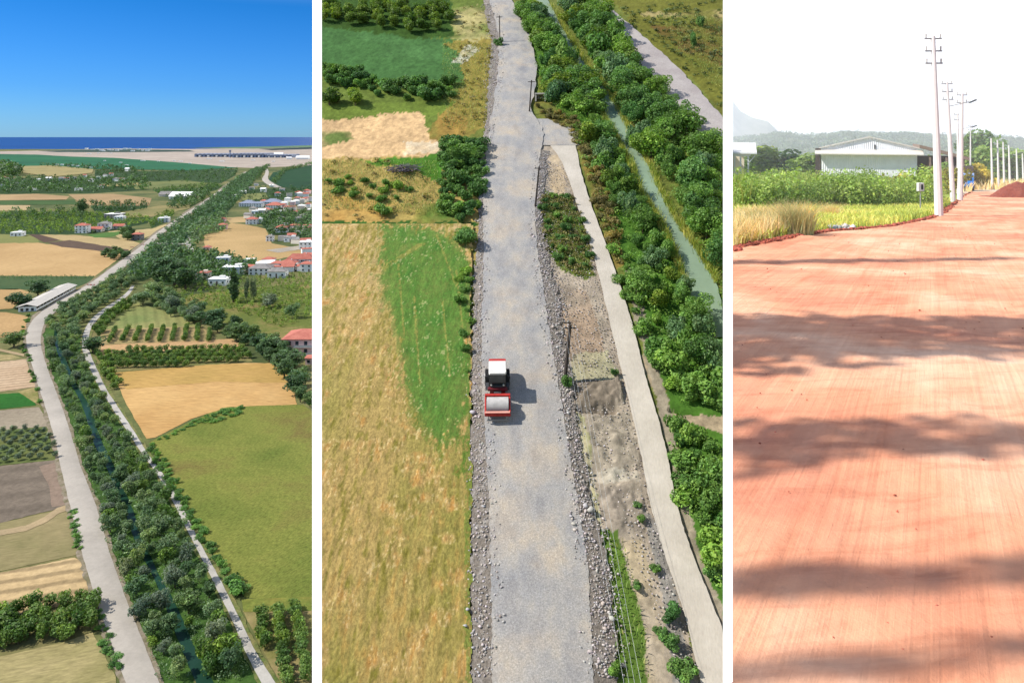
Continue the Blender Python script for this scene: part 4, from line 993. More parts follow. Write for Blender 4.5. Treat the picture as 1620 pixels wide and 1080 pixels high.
# roads
gravel, n, l, b = newmat("crushed_gravel", .95, .1)
v = coords(n, l); f1 = noise(n, l, v, .25, 4); f2 = noise(n, l, v, 11, 6, .9); f3 = noise(n, l, coords(n, l, (1, .12, 1)), .8, 5)
vo = n.new("ShaderNodeTexVoronoi"); vo.inputs["Scale"].default_value = 7; l.new(v, vo.inputs["Vector"])
c = ramp(n, l, f1, [(.35, C(196, 184, 168)), (.5, C(184, 179, 172)), (.66, C(170, 168, 166))]); c = mul(n, l, c, ramp(n, l, f2, [(.34, GREY(.55)), (.66, GREY(1.4))])); c = mul(n, l, c, ramp(n, l, f3, [(.35, (.84, .84, .86)), (.5, GREY(1.0)), (.68, (1.14, 1.10, 1.02))]))
c = mul(n, l, c, ramp(n, l, vo.outputs["Distance"], [(0, GREY(1.08)), (.6, GREY(.88))]))
l.new(c, b.inputs["Base Color"]); bump(n, l, b, f2, .6, .05)
RG = [(778, 938, 1075), (778, 935, 1000), (776, 930, 900), (774, 914, 800), (768, 897, 700), (762, 882, 600), (762, 868, 520), (764, 860, 460), (765, 850, 400), (764, 846, 345), (766, 850, 290), (768, 856, 240), (774, 862, 215), (776, 850, 190), (778, 838, 178), (784, 846, 150), (788, 850, 110), (789, 838, 60), (782, 822, 30), (776, 812, 8)]
rubm = ground_mat("rubble_base", C(164, 154, 144), C(136, 126, 114), C(182, 174, 166), scale=1.2, fine=5, contrast=.5, bmp=.9, bdist=.15)
RL = [(745, 780, 1075), (744, 780, 1000), (744, 779, 900), (745, 777, 800), (746, 771, 700), (746, 765, 600), (748, 764, 520), (750, 766, 460), (754, 767, 400), (757, 766, 345), (758, 768, 290), (758, 770, 240), (766, 776, 215), (770, 780, 190), (771, 786, 150), (774, 790, 110), (778, 791, 60), (770, 784, 30), (766, 778, 8)]
RR = [(936, 976, 1075), (933, 974, 1000), (928, 964, 900), (912, 938, 800), (895, 918, 700), (880, 904, 600), (866, 890, 520), (858, 882, 460), (848, 866, 400), (844, 858, 345), (848, 862, 290), (854, 868, 240)]
ribbon("embankment", 2, RL, rubm, .10, jit=4, cols=5, step=5, dz2=.30)
ribbon("embankment", 2, RR, rubm, .30, jit=4, cols=5, step=5, dz2=.05)
ribbon("road", 2, RG, gravel, .32, jit=1.6, cols=10, step=5, crown=.10)
palem = ground_mat("pale_dirt_path", C(212, 202, 186), C(196, 186, 170), scale=.3, fine=4, contrast=.12, bmp=.25, bdist=.05, stretch=(.12, 2, .3))
ribbon("path", 2, [(1106, 1150, 1075), (1090, 1144, 1000), (1075, 1124, 950), (1058, 1104, 900), (1042, 1085, 850), (1026, 1068, 790), (1014, 1056, 720), (1000, 1040, 660), (986, 1022, 600), (974, 1010, 550), (962, 996, 500), (950, 980, 450), (940, 966, 410), (924, 948, 360), (908, 930, 310), (894, 918, 270), (882, 914, 245), (862, 908, 222)], palem, .16, jit=.7, cols=6, step=6)
ribbon("road", 2, [(850, 916, 232), (850, 918, 220), (848, 912, 208), (846, 885, 198), (840, 868, 190)], gravel, .19, jit=2, cols=6, step=3)
ribbon("road", 2, [(1143, 1200, 246), (1112, 1160, 215), (1082, 1143, 186), (1058, 1115, 155), (1030, 1088, 125), (1004, 1060, 96), (985, 1032, 72), (966, 1004, 46), (952, 980, 26), (942, 962, 8)], ground_mat("grey_track", C(186, 178, 172), C(168, 158, 154), scale=.2, fine=3, contrast=.14, stretch=(.6, 2, .4)), .2, jit=2, cols=5, step=4)
riv2 = water_mat("green_river_water", C(138, 158, 132), .4, 2.5, .1, .05)
ribbon("river", 2, [(1128, 1150, 535), (1118, 1144, 520), (1100, 1144, 490), (1084, 1134, 450), (1074, 1116, 420), (1066, 1100, 395), (1052, 1085, 372), (1044, 1068, 350), (1032, 1056, 325), (1012, 1042, 300), (1002, 1028, 265), (980, 1002, 225), (960, 986, 190), (952, 976, 165), (932, 948, 130), (906, 920, 95), (882, 898, 60), (852, 870, 8)], riv2, .12, jit=1, cols=4, step=6)

# loose stone along the road edges
def strip_pts(rows, N, seed):
    r = random.Random(seed); out = []; ps = []
    ks = [(a, b) for a, b in zip(rows, rows[1:])]
    # weight by ground area
    ws = []
    for a, b in ks:
        p0 = G(2, a[0], a[2]); p1 = G(2, b[0], b[2]); ws.append(abs(p1.y - p0.y) * (a[1] - a[0]) / F * p0.y)
    for _ in range(N):
        a, b = r.choices(ks, ws)[0]; t = r.random(); l_ = a[0] + (b[0] - a[0]) * t; r_ = a[1] + (b[1] - a[1]) * t
        u = r.gauss(.5, .34) if r.random() < .75 else r.uniform(-.5, 1.5)
        if float(vn(np.array(u * 2.3 + 7), np.array(a[2] * .045 + t), seed)) < .22: u = r.uniform(-.4, 1.4)
        u = min(1.7, max(-.8, u)); x = l_ + (r_ - l_) * u; py = a[2] + (b[2] - a[2]) * t
        out.append(G(2, x, py, 0)); ps.append(u)
    return out, ps
SM, n, l, b = newmat("broken_stone", .9, .15)
a_ = n.new("ShaderNodeAttribute"); a_.attribute_name = "tint"; l.new(mul(n, l, a_.outputs["Color"], C(186, 180, 176)), b.inputs["Base Color"])
P, U = strip_pts(RL, 5200, 1); rs = random.Random(2)
stones("riprap", [p + Vector((0, 0, .1 + .2 * u)) for p, u in zip(P, U)], [rs.uniform(.03, .105) * (1.6 if rs.random() < .07 else 1) for _ in P], SM, "grey broken stone heaped along the left edge of the gravel road", "stones", 1)
P, U = strip_pts(RR, 4200, 3)
stones("riprap", [p + Vector((0, 0, .28 - .2 * u)) for p, u in zip(P, U)], [rs.uniform(.03, .105) * (1.8 if rs.random() < .06 else 1) for _ in P], SM, "grey broken stone heaped along the right edge of the gravel road", "stones", 2)
P = scatter(2, [(850, 240), (905, 260), (960, 430), (1000, 560), (1030, 690), (1060, 860), (1108, 1070), (1070, 1070), (1000, 860), (940, 700), (905, 560), (872, 430)], .22, rs, 2600)
stones("rubble", [p + Vector((0, 0, -.05)) for p in P], [rs.uniform(.03, .10) for _ in P], SM, "small rubble strewn over the dug ground between gravel road and pale path", "stones", 4)
for (x, y, s_, lab) in [(748, 658, .34, "pale slab of stone on the left stone edge, nearest to the roller"), (866, 800, .2, None), (934, 812, .34, "pale boulder on the right stone edge, upper one of two"), (926, 806, .28, "smaller pale boulder beside the upper boulder"), (968, 986, .36, "pale boulder on the right stone edge near the bottom"), (740, 970, .22, "white stone at the field edge near the bottom"), (736, 996, .2, "lowest white stone at the field edge"), (896, 592, .3, "pale boulder on the stone edge left of the leaning pole's foot"), (903, 628, .32, "pale boulder at the left end of the trench"), (875, 522, .28, "pale boulder on the stone edge beside the top of the near pole")]:
    if not lab: continue
    o = stones("boulder", [(0, 0, 0)], [s_ * .72], SM, lab, "boulder", int(x), kind=None, tone=(1.1, 1.1)); o.location = G(2, x, y, .25)

# ---- plants of the valley side
LM2 = leaf_mat("river_bush_leaves", (.055, .120, .022), (.100, .195, .034), (.165, .275, .055), .9, .3)
LM2d = leaf_mat("dense_shrub_leaves", (.046, .108, .026), (.080, .172, .036), (.135, .245, .055), .9, .25)
LM2g = leaf_mat("grey_green_leaves", (.055, .110, .045), (.090, .165, .060), (.150, .230, .090), .9, .3)
LM2y = leaf_mat("orchard_leaves", (.045, .085, .014), (.090, .150, .018), (.160, .220, .028), .9, .3)
LMbr = leaf_mat("dry_weed_leaves", (.120, .095, .035), (.180, .150, .050), (.250, .220, .080), .9, .3)
for s in range(4): proto("sh", "riverbank_tree", lobes_round(2.0, 3.2, .1, 13, 200 + s, .75, .38), 3400, .125, LM2, (2.8, .09), 200 + s)
for s in range(3): proto("shd", "riverbank_tree", lobes_round(2.0, 3.2, .1, 13, 210 + s, .75, .38), 3400, .13, LM2d, (2.8, .09), 210 + s)
for s in range(2): proto("shg", "willow_bush", lobes_round(1.7, 2.2, -.1, 12, 220 + s, .75, .36), 3000, .12, LM2g, None, 220 + s, .3, False)
for s in range(3): proto("or2", "orchard_tree", lobes_round(1.6, 2.6, .2, 9, 230 + s, .6, .45), 1500, .15, LM2y, (2.4, .09), 230 + s)
for s in range(3): proto("b2", "bush", lobes_round(1.0, 1.0, -.1, 9, 240 + s, .8, .4), 1500, .10, LM2, None, 240 + s, .4, False)
for s in range(2): proto("b2d", "bush", lobes_round(1.0, 1.1, -.1, 9, 250 + s, .8, .4), 1600, .10, LM2d, None, 250 + s, .4, False)
for s in range(3): proto("br", "dry_shrub", lobes_round(1.0, .9, -.1, 9, 260 + s, .85, .38), 1400, .09, LMbr, None, 260 + s, .4, False)
q4 = random.Random(44)
rt_ = lambda k_: [('riverbank_tree', p_[1], None, p_[3], p_[4]) for p_ in PROTO[k_]]
PROTO['mix'] = PROTO['sh'] * 2 + PROTO['shd'] * 2 + rt_('shg') * 2 + rt_('b2') + rt_('or2')
def sp2(key, poly, sp, h, label, group, cat="tree", rk=(.5, .75), mx=200): return spread(key, poly, sp, h, label, group, cat, mx, 1, q4, True, 2, rk)
east_hi = [(896, 12), (938, 12), (968, 60), (1005, 110), (1040, 150), (1000, 190), (982, 150), (950, 108), (915, 60)]
east_mid = [(994, 188), (1040, 150), (1100, 225), (1144, 262), (1144, 322), (1086, 335), (1046, 278), (1014, 232)]
east_lo = [(1084, 325), (1144, 325), (1150, 460), (1142, 430), (1124, 392), (1100, 355)]
sp2("mix", east_hi, 2.2, (2.6, 4.6), "dark green riverside tree beside the grey track, top right of the river", "trees on the far bank beside the upper grey track")
sp2("mix", east_mid, 2.0, (1.6, 4.2), "green riverside tree between the river and the grey track, middle stretch", "trees on the far bank, middle stretch")
sp2("mix", east_lo, 2.1, (2.4, 3.8), "dark green riverside tree on the far bank at the right edge", "trees on the far bank at the right edge")
sp2("mix", [(822, 12), (850, 12), (872, 60), (898, 98), (922, 130), (946, 168), (930, 190), (895, 175), (864, 150), (866, 120), (850, 80), (834, 40)], 2.1, (2.4, 4.0), "green riverside tree right of the gravel road, upper stretch", "trees on the near bank, upper stretch")
sp2("mix", [(930, 192), (950, 200), (970, 232), (990, 272), (996, 300), (1026, 345), (1010, 380), (985, 350), (962, 300), (945, 250), (925, 215)], 1.8, (1.4, 3.0), "green riverside tree between the pale path's head and the river", "trees on the near bank, middle stretch")
sp2("mix", [(1000, 380), (1016, 360), (1048, 395), (1062, 422), (1084, 470), (1104, 515), (1144, 565), (1144, 600), (1100, 580), (1050, 560), (1020, 500), (1000, 430)], 1.6, (1.0, 2.6), "green riverside shrub tree between the pale path and the widest water", "trees on the near bank, lower stretch")
for (x, y, h, r, lab) in [(1000, 230, 2.6, 1.5, "pale grey-green willow bush leaning over the narrow green water"), (985, 285, 2.0, 1.5, "round grey-green willow bush on the near bank"), (1082, 470, 2.0, 1.1, "feathery olive bush at the edge of the wide water"), (1125, 580, 2.4, 1.7, "round grey-green willow bush at the right edge below the water"), (925, 170, 2.0, 1.5, "grey-green willow bush beside the upper water"), (905, 130, 2.6, 2.2, "round grey-green willow tree halfway up the near bank"), (1035, 420, 2.0, 1.4, "grey-green bush below the narrow water")]:
    plant("shg", G(2, x, y), h, r, lab, "bush", None, q4)
sp2("b2", [(1040, 560), (1100, 590), (1144, 612), (1144, 650), (1090, 640), (1060, 628)], 1.1, (.8, 1.8), "bright green bush on the slope above the bare soil cut", "bushes above the bare soil cut", "bush", (.7, 1.1))
sp2("b2", [(1066, 668), (1090, 680), (1144, 715), (1144, 890), (1125, 900), (1102, 850), (1084, 780)], .95, (.7, 1.6), "bright green bush right of the pale path in the lower right thicket", "bushes of the lower right thicket", "bush", (.7, 1.1))
sp2("b2d", [(1112, 880), (1144, 890), (1144, 970), (1126, 940)], 1.3, (.5, 1.0), "small dark green bush at the lower right edge below the thicket", "small bushes below the thicket", "bush", (.6, .9))
sp2("br", [(850, 168), (870, 176), (905, 188), (930, 215), (950, 262), (965, 320), (975, 380), (960, 372), (940, 310), (920, 240), (900, 205), (860, 188)], 1.0, (.4, 1.0), "olive-brown dry shrub along the upper right side of the pale path", "dry shrubs beside the path's head", "bush", (.8, 1.2))
sp2("b2", [(970, 400), (990, 400), (1018, 500), (1050, 590), (1040, 600), (1010, 530), (990, 470)], 1.0, (.5, 1.2), "leafy green bush on the right verge of the pale path", "bushes on the path's right verge", "bush", (.7, 1.1))
sp2("b2d", [(856, 320), (880, 312), (905, 315), (925, 360), (938, 430), (915, 428), (888, 418), (862, 390)], 1.3, (.35, .85), "green bush in the weedy island between gravel road and pale path", "bushes of the weedy island", "bush", (.7, 1.1))
sp2("b2d", [(700, 262), (712, 232), (745, 222), (762, 235), (762, 300), (752, 345), (735, 352), (700, 340), (690, 300)], 1.25, (.8, 1.9), "dark green bush in the thicket left of the gravel road", "bushes of the roadside thicket", "bush", (.7, 1.1))
plant("shd", G(2, 731, 258), 3.0, 2.4, "large dark green bush at the top of the roadside thicket", "bush", None, q4, False, "bush")
plant("shd", G(2, 733, 388), 1.9, 1.75, "big round dark bush against the stone edge, lowest of the thicket", "bush", None, q4, False, "bush")
plant("b2", G(2, 606, 336), 1.0, 1.05, "single round green bush standing in the tan scrub", "bush", None, q4)
plant("or2", G(2, 562, 166), 2.6, 1.7, "dark rounded tree standing by itself at the edge of the tan field", "tree", None, q4)
plant("or2", G(2, 521, 165), 2.6, 1.8, "dark rounded tree at the left edge of the valley side", "tree", None, q4)
sp2("b2d", [(509, 112), (560, 118), (600, 128), (660, 132), (712, 134), (716, 158), (640, 160), (585, 150), (520, 134)], 1.6, (.8, 1.9), "dark bush in the hedge below the green field", "bushes of the hedge below the green field", "bush", (.7, 1.1))
sp2("b2", [(515, 282), (560, 280), (600, 290), (650, 300), (640, 322), (580, 318), (520, 304)], 1.3, (.4, 1.0), "low olive-green bush in the tan scrub", "low bushes in the tan scrub", "bush", (.8, 1.3))
sp2("b2", [(726, 440), (742, 430), (746, 500), (744, 600), (738, 600), (730, 500)], .9, (.3, .8), "small green bush between the green patch and the stone edge", "small bushes on the field edge", "bush", (.7, 1.1))
for p in rows_in(2, [(509, 12), (712, 12), (708, 58), (640, 54), (560, 44), (509, 36)], .25, 3.3, 2.6, q4, .4):
    plant("or2", p, q4.uniform(2.1, 3.0), q4.uniform(1.25, 1.6), "yellow-green orchard tree in the rows at the top of the valley side", "tree", "orchard rows at the top of the valley side", q4, False)
for (x, y, h, lab) in [(1108, 42, 1.9, "small conical green tree near the sandy line in the far scrub field"), (1097, 72, 2.4, "conical green bush in the middle of the far scrub field"), (788, 74, 1.6, "green bush round the foot of the farthest pole")]:
    plant("b2d", G(2, x, y), h, .9, lab, "bush", None, q4)
for (x, y, h, r, lab) in [(896, 612, 1.0, .55, "small green bush round the foot of the near pole"), (972, 592, .5, .4, "little green bush left of the pale path above the trench"), (1064, 974, .7, .75, "round green bush on the gravel left of the pale path"), (1058, 1020, .7, .6, "green tuft below the round bush"), (1078, 1066, .7, .9, "green bush at the bottom left of the pale path"), (1040, 1000, .35, .35, "tiny green tuft left of the round bush"), (1036, 902, .4, .4, "small green bush in the gravel strip"), (1008, 930, .4, .4, "small green bush in the sandy strip"), (1008, 800, .3, .35, "tiny bush beside the path, upper one"), (1015, 822, .35, .35, "tiny bush beside the path, lower one"), (1052, 1003, .4, .3, "tiny tuft right of the sandy strip"), (972, 1066, .6, .5, "dark tuft at the stone edge bottom")]:
    plant("b2d", G(2, x, y, -.05), h, r, lab, "bush", None, q4)
qu = random.Random(77)
pu = []
for P_ in ([(896, 10), (944, 10), (985, 80), (1030, 128), (1070, 170), (1144, 240), (1144, 505), (1138, 450), (1112, 400), (1080, 345), (1038, 262), (1006, 215), (975, 140), (935, 90)], [(820, 10), (858, 10), (880, 70), (925, 130), (946, 190), (972, 245), (992, 300), (1022, 350), (1056, 400), (1088, 465), (1144, 565), (1144, 652), (1070, 640), (1040, 590), (1012, 530), (985, 440), (962, 370), (940, 300), (905, 200), (860, 160), (845, 90), (832, 40)], [(1066, 668), (1144, 715), (1144, 955), (1104, 870), (1084, 780)]):
    pu += scatter(2, P_, 1.0, qu, 2600)
foliage_stuff("undergrowth", pu, lambda p: qu.uniform(.5, 1.3), 30, LM2, "tangled green undergrowth covering both banks of the green river", "undergrowth", .3, .85, 21)
pu = scatter(2, [(968, 14), (1144, 2), (1144, 178), (1100, 124), (1050, 80), (1010, 46)], 1.5, qu, 1300)
foliage_stuff("heath_scrub", [p for p in pu if qu.random() < .75], lambda p: qu.uniform(.25, .8), 24, leaf_mat("heath_leaves", (.075, .080, .030), (.115, .130, .035), (.150, .190, .045), .5, .2), "low brown and green scrub covering the field beyond the grey track", "scrub", .75, 1.2, 31)
pu = scatter(2, [(700, 66), (786, 70), (774, 130), (766, 195), (735, 215), (700, 200), (735, 130)], 1.2, qu, 500) + scatter(2, [(509, 255), (560, 252), (690, 262), (690, 335), (600, 345), (509, 345)], 1.3, qu, 420) + scatter(2, [(716, 12), (772, 12), (782, 64), (722, 64)], 1.5, qu, 160)
foliage_stuff("dry_scrub", [p for p in pu if qu.random() < .6], lambda p: qu.uniform(.2, .6), 22, LMbr, "dry olive and straw-coloured scrub left of the gravel road", "scrub", .7, 1.1, 33)
pu = scatter(2, [(856, 310), (905, 310), (928, 360), (940, 432), (925, 440), (885, 425), (858, 385)], .55, qu, 500) + scatter(2, [(850, 168), (905, 188), (932, 215), (952, 262), (968, 330), (990, 420), (975, 420), (940, 310), (912, 225), (885, 196)], .6, qu, 700)
foliage_stuff("dry_weeds", pu, lambda p: qu.uniform(.2, .6), 26, LMbr, "olive-brown weeds beside the pale path and on the island", "weeds", .6, .9, 22)
# grass
GB = leaf_mat("grass_blades", (.09, .15, .03), (.15, .20, .05), (.24, .26, .09), .6, .3)
GS = leaf_mat("straw_blades", (.26, .20, .07), (.38, .29, .11), (.52, .43, .20), .4, .3)
def grass_pts(pl, polys, sp, mx, q):
    out = []
    for P_ in polys: out += scatter(pl, P_, sp, q, mx)
    return np.array([p[:] for p in out])
qg = random.Random(3)
P = grass_pts(2, [[(962, 850), (985, 850), (1000, 910), (1022, 1010), (1028, 1070), (974, 1070), (966, 960)], [(700, 66), (785, 70), (775, 190), (740, 210), (700, 200)], [(856, 310), (905, 315), (935, 430), (885, 425)], [(1040, 20), (1144, 30), (1144, 150), (1080, 90)], [(509, 255), (690, 255), (700, 340), (509, 330)]], .16, 3600, qg)
blades("grass", P, nr.uniform(.12, .4, len(P)), nr.uniform(.02, .05, len(P)), GB, "weedy green and olive grass in tufts on the valley side", "grass", lean=.8)
rows_ = [(1078, 1144, 535), (1084, 1134, 450), (1066, 1100, 395), (1044, 1068, 350), (1012, 1042, 300), (1002, 1028, 265), (980, 1002, 225), (960, 986, 190), (932, 948, 130), (906, 920, 95), (882, 898, 60), (852, 870, 8)]
P = []
for _ in range(9000):
    k_ = qg.randrange(1, len(rows_) - 1); r0, r1 = rows_[k_], rows_[k_ + 1]; t_ = qg.random(); s_ = qg.random() < .5
    x_ = (r0[0] + (r1[0] - r0[0]) * t_ + qg.gauss(-1.5, 3)) if s_ else (r0[1] + (r1[1] - r0[1]) * t_ + qg.gauss(2, 3)); P.append(G(2, x_, r0[2] + (r1[2] - r0[2]) * t_)[:])
blades("bank_reeds", np.array(P), nr.uniform(.3, 1.3, len(P)), nr.uniform(.02, .045, len(P)), GB, "green reeds hanging over both edges of the green river", "reeds", lean=.6)
# the field's straw
P = grass_pts(2, [[(509, 358), (600, 360), (610, 560), (660, 700), (740, 720), (742, 1070), (509, 1070)]], .12, 15000, qg)
blades("stubble", P, nr.uniform(.05, .18, len(P)), nr.uniform(.015, .035, len(P)), GS, "cut golden straw lying over the big stubble field", "stubble", lean=1.2)
# brush pile
bp = MB(); qb = random.Random(9)
for i in range(90):
    a = qb.uniform(0, 3.14); c_ = Vector((qb.gauss(0, .9), qb.gauss(0, .5), qb.uniform(.1, .8))); d_ = Vector((math.cos(a), math.sin(a), qb.uniform(-.3, .3))) * qb.uniform(.5, 1.3)
    bp.cyl(c_ - d_, c_ + d_, qb.uniform(.03, .07), .015, 4)
o = bp.build("brush_pile", paint("dead_wood", C(140, 130, 138), .9, .1, .3, 3), None, loc=G(2, 640, 272)); tag(o, "pile of grey dead branches beside the green strip", "brush pile")
# culvert head
t = thing("concrete_culvert", "small pale concrete culvert box at the right edge of the upper gravel road", "culvert", G(2, 856, 158)); t.rotation_euler = (0, 0, -.2)
CONC = paint("concrete", C(198, 190, 178), .9, .15, .15, 2, 0, .3)
MB().box((0, 0, .9), (1.7, 1.5, .22)).build("cover_slab", CONC, t, bevel=.03)
for s_ in (-1, 1): MB().box((s_ * .72, 0, .25), (.2, 1.3, 1.05)).build("side_wall", CONC, t)
MB().box((0, .55, .25), (1.2, .15, 1.0)).build("back_wall", CONC, t)
# old wooden poles
WOOD = paint("old_pole_wood", C(84, 76, 70), .9, .1, .3, 6, 0, .3); CER = paint("insulator_ceramic", C(225, 220, 215), .3, .5)
def wpole(px, py, tx, ty, label, r=.11):
    b = G(2, px, py, -.3); sc = b.y / F; up = (py - ty) * sc; top = Vector(((tx - px) * sc, 0, up + .3))
    t = thing("wooden_pole", label, "pole", b)
    MB().cyl((0, 0, 0), top, r, r * .75, 10).build("post", WOOD, t)
    ca = MB().box(top + Vector((0, 0, -.25)), (1.1, .09, .1)).build("crossarm", WOOD, t)
    for s_ in (-.48, -.2, .2, .48): MB().cyl(top + Vector((s_, 0, -.2)), top + Vector((s_, 0, -.06)), .04, .03, 8).build("insulator", CER, ca)
    return b + top
T4 = wpole(893, 603, 902, 514, "dark wooden pole leaning beside the trench, nearest of the old poles", .17)
wpole(846, 330, 853, 263, "dark wooden pole beside the weedy island, second from the front")
wpole(837, 180, 841, 127, "dark wooden pole on the right edge of the upper gravel road")
wpole(791, 70, 790, 25, "farthest dark wooden pole at the left edge of the gravel road")
for i, x in enumerate((984, 992, 1001, 1011)):
    s_ = (-.48, -.2, .2, .48)[i]; p0 = T4 + Vector((s_, 0, -.04)); p1 = G(2, x + 4, 1085); p1 = Vector((p1.x * .9, p1.y * .9, p1.z * .9)); m = MB()
    pr = None
    for k in range(17):
        u = k / 16; p = p0.lerp(p1, u) + Vector((0, 0, -.35 * 4 * u * (1 - u)))
        if pr is not None: m.cyl(pr, p, .006, .006, 5, False)
        pr = p
    o = m.build("power_cable", paint("cable_aluminium", C(196, 200, 200), .4, .5, .02)); tag(o, "thin pale power cable running from the near pole to the bottom of the valley side", "cable", "four parallel power cables")

# ---- the road roller
W_ = paint("white_paint", C(238, 234, 226), .55, .4, .14, 2.5); RP = paint("red_paint", C(196, 52, 44), .6, .3, .3, 3); BLK = paint("black_rubber", (.02, .02, .02), .8, .2, .2, 3)
STEEL = paint("drum_steel", C(206, 200, 194), .55, .4, .25, 2.2); DK = paint("dark_steel", (.035, .037, .04), .6, .4, .15, 3); GLS = glassy("cab_glass", (.012, .02, .02))
t = thing("road_roller", "white and red single-drum road roller working on the gravel road", "road roller", G(2, 787, 636, .42)); t.rotation_euler = (math.atan(.527), 0, R(1.5)); t.scale = (.84,) * 3
# steel drum in front (towards the near end), rear unit behind
m = MB(); N_ = 40
m.cyl((-1.02, -1.75, .78), (1.02, -1.75, .78), .78, .78, N_); dr = m.build("drum", STEEL, t, bevel=.02)
for s_ in (-1, 1): MB().cyl((s_ * 1.0, -1.75, .78), (s_ * 1.06, -1.75, .78), .5, .46, 20).build("drum_hub", DK, dr)
fr = MB()
for s_ in (-1, 1): fr.prism([(-2.85, .72), (-2.75, 1.02), (-.75, 1.02), (-.62, .86), (-.62, .52), (-2.7, .56)], s_ * 1.07, s_ * 1.22)
fr.box((0, -2.78, .84), (2.44, .28, .36)).box((0, -.70, .86), (2.44, .26, .52)); fr.build("drum_frame", RP, t, bevel=.03)
MB().box((0, -2.78, 1.07), (2.3, .22, .05)).build("front_strip", paint("pale_salmon", C(240, 170, 150), .5), t, bevel=.01)  # paler salmon strip along the top of the red front beam
MB().box((0, -3.0, .3), (2.0, .1, .16)).box((-.85, -2.9, .5), (.08, .2, .4)).box((.85, -2.9, .5), (.08, .2, .4)).build("scraper_bar", paint("grey_bar", C(150, 150, 148), .5), t)
cover = MB(); pr = [( -1.75 + .84 * math.cos(a), .78 + .84 * math.sin(a)) for a in [math.pi * (.18 + .64 * k / 10) for k in range(11)]]; pr2 = [(-1.75 + .81 * math.cos(a), .78 + .81 * math.sin(a)) for a in [math.pi * (.82 - .64 * k / 10) for k in range(11)]]
MB().prism([(-.62, .55), (-.62, .95), (-.2, .95), (.1, .7), (.1, .45)], -.35, .35).build("articulation_joint", DK, t)
MB().box((0, .35, .75), (1.5, .7, .6)).box((0, .15, .95), (1.9, .35, .25)).build("front_chassis", paint("maroon_paint", C(110, 26, 34), .5), t, bevel=.04)
MB().box((0, 1.5, 1.0), (1.35, 2.6, .5)).build("rear_chassis", DK, t, bevel=.04)
# cab
MB().prism([(.35, 1.15), (.28, 1.6), (.5, 2.62), (1.85, 2.62), (1.95, 1.15)], -.74, .74).build("cab_glazing", GLS, t)
cf = MB()
for s_ in (-1, 1):
    cf.cyl((s_ * .75, .29, 1.2), (s_ * .75, .5, 2.64), .045, .045, 8).cyl((s_ * .75, 1.95, 1.2), (s_ * .75, 1.86, 2.64), .05, .05, 8).cyl((s_ * .75, 1.2, 1.2), (s_ * .75, 1.2, 2.64), .035, .035, 8)
    cf.cyl((s_ * .75, .29, 1.2), (s_ * .75, 1.95, 1.2), .05, .05, 8)
cf.cyl((-.75, .29, 1.2), (.75, .29, 1.2), .05, .05, 8); cf.build("cab_frame", DK, t)
MB().add([(-.80, .30, 2.64), (.80, .30, 2.64), (.86, .5, 2.64), (.86, 2.0, 2.64), (-.86, 2.0, 2.64), (-.86, .5, 2.64), (-.72, .34, 2.80), (.72, .34, 2.80), (.80, .55, 2.82), (.80, 1.95, 2.80), (-.80, 1.95, 2.80), (-.80, .55, 2.82)],
   [(5, 4, 3, 2, 1, 0), (6, 7, 8, 9, 10, 11), (0, 1, 7, 6), (1, 2, 8, 7), (2, 3, 9, 8), (3, 4, 10, 9), (4, 5, 11, 10), (5, 0, 6, 11)]).build("cab_roof", W_, t, bevel=.02)
MB().box((0, 1.0, 1.35), (.5, .5, .12)).box((0, 1.25, 1.65), (.5, .12, .55)).build("driver_seat", BLK, t, bevel=.03)
MB().prism([(1.95, 1.15), (1.95, 1.95), (3.0, 1.85), (3.45, 1.6), (3.5, 1.1), (1.95, 1.05)], -.85, .85).build("engine_hood", RP, t, bevel=.06)
MB().box((0, 3.48, 1.35), (1.2, .06, .4)).build("radiator_grille", DK, t)
for s_ in (-1, 1):
    wz = MB(); wz.cyl((s_ * .72, 1.75, .78), (s_ * 1.22, 1.75, .78), .78, .78, 28)
    wl = wz.build("wheel", BLK, t, bevel=.08)
    for k in range(22):
        a = 2 * math.pi * k / 22; c_ = Vector((s_ * .97, 1.75 + .79 * math.cos(a), .78 + .79 * math.sin(a)))
    lug = MB()
    for k in range(22):
        a = 2 * math.pi * k / 22; M_ = Matrix.Rotation(a - math.pi / 2, 3, 'X') @ Matrix.Rotation(s_ * .5, 3, 'Z')
        lug.box((s_ * .97, 1.75 + .79 * math.cos(a), .78 + .79 * math.sin(a)), (.46, .07, .07), M_)
    lug.build("tread", BLK, wl)
    MB().cyl((s_ * 1.2, 1.75, .78), (s_ * 1.26, 1.75, .78), .42, .38, 18).build("rim", W_, wl)
    MB().box((s_ * 1.0, .55, 1.05), (.3, .6, .06)).box((s_ * 1.0, .45, .7), (.3, .4, .05)).build("step", DK, t)
    ma = MB().cyl((s_ * .8, .45, 2.5), (s_ * 1.1, .3, 2.45), .02, .02, 6).build("mirror_arm", DK, t)
    MB().box((s_ * 1.14, .28, 2.3), (.16, .05, .3)).build("mirror", BLK, ma, bevel=.01)
    MB().cyl((s_ * .6, .26, 1.35), (s_ * .6, .2, 1.35), .09, .09, 12).build("headlight", paint("lamp_lens", C(240, 240, 230), .2), t)
K = .60
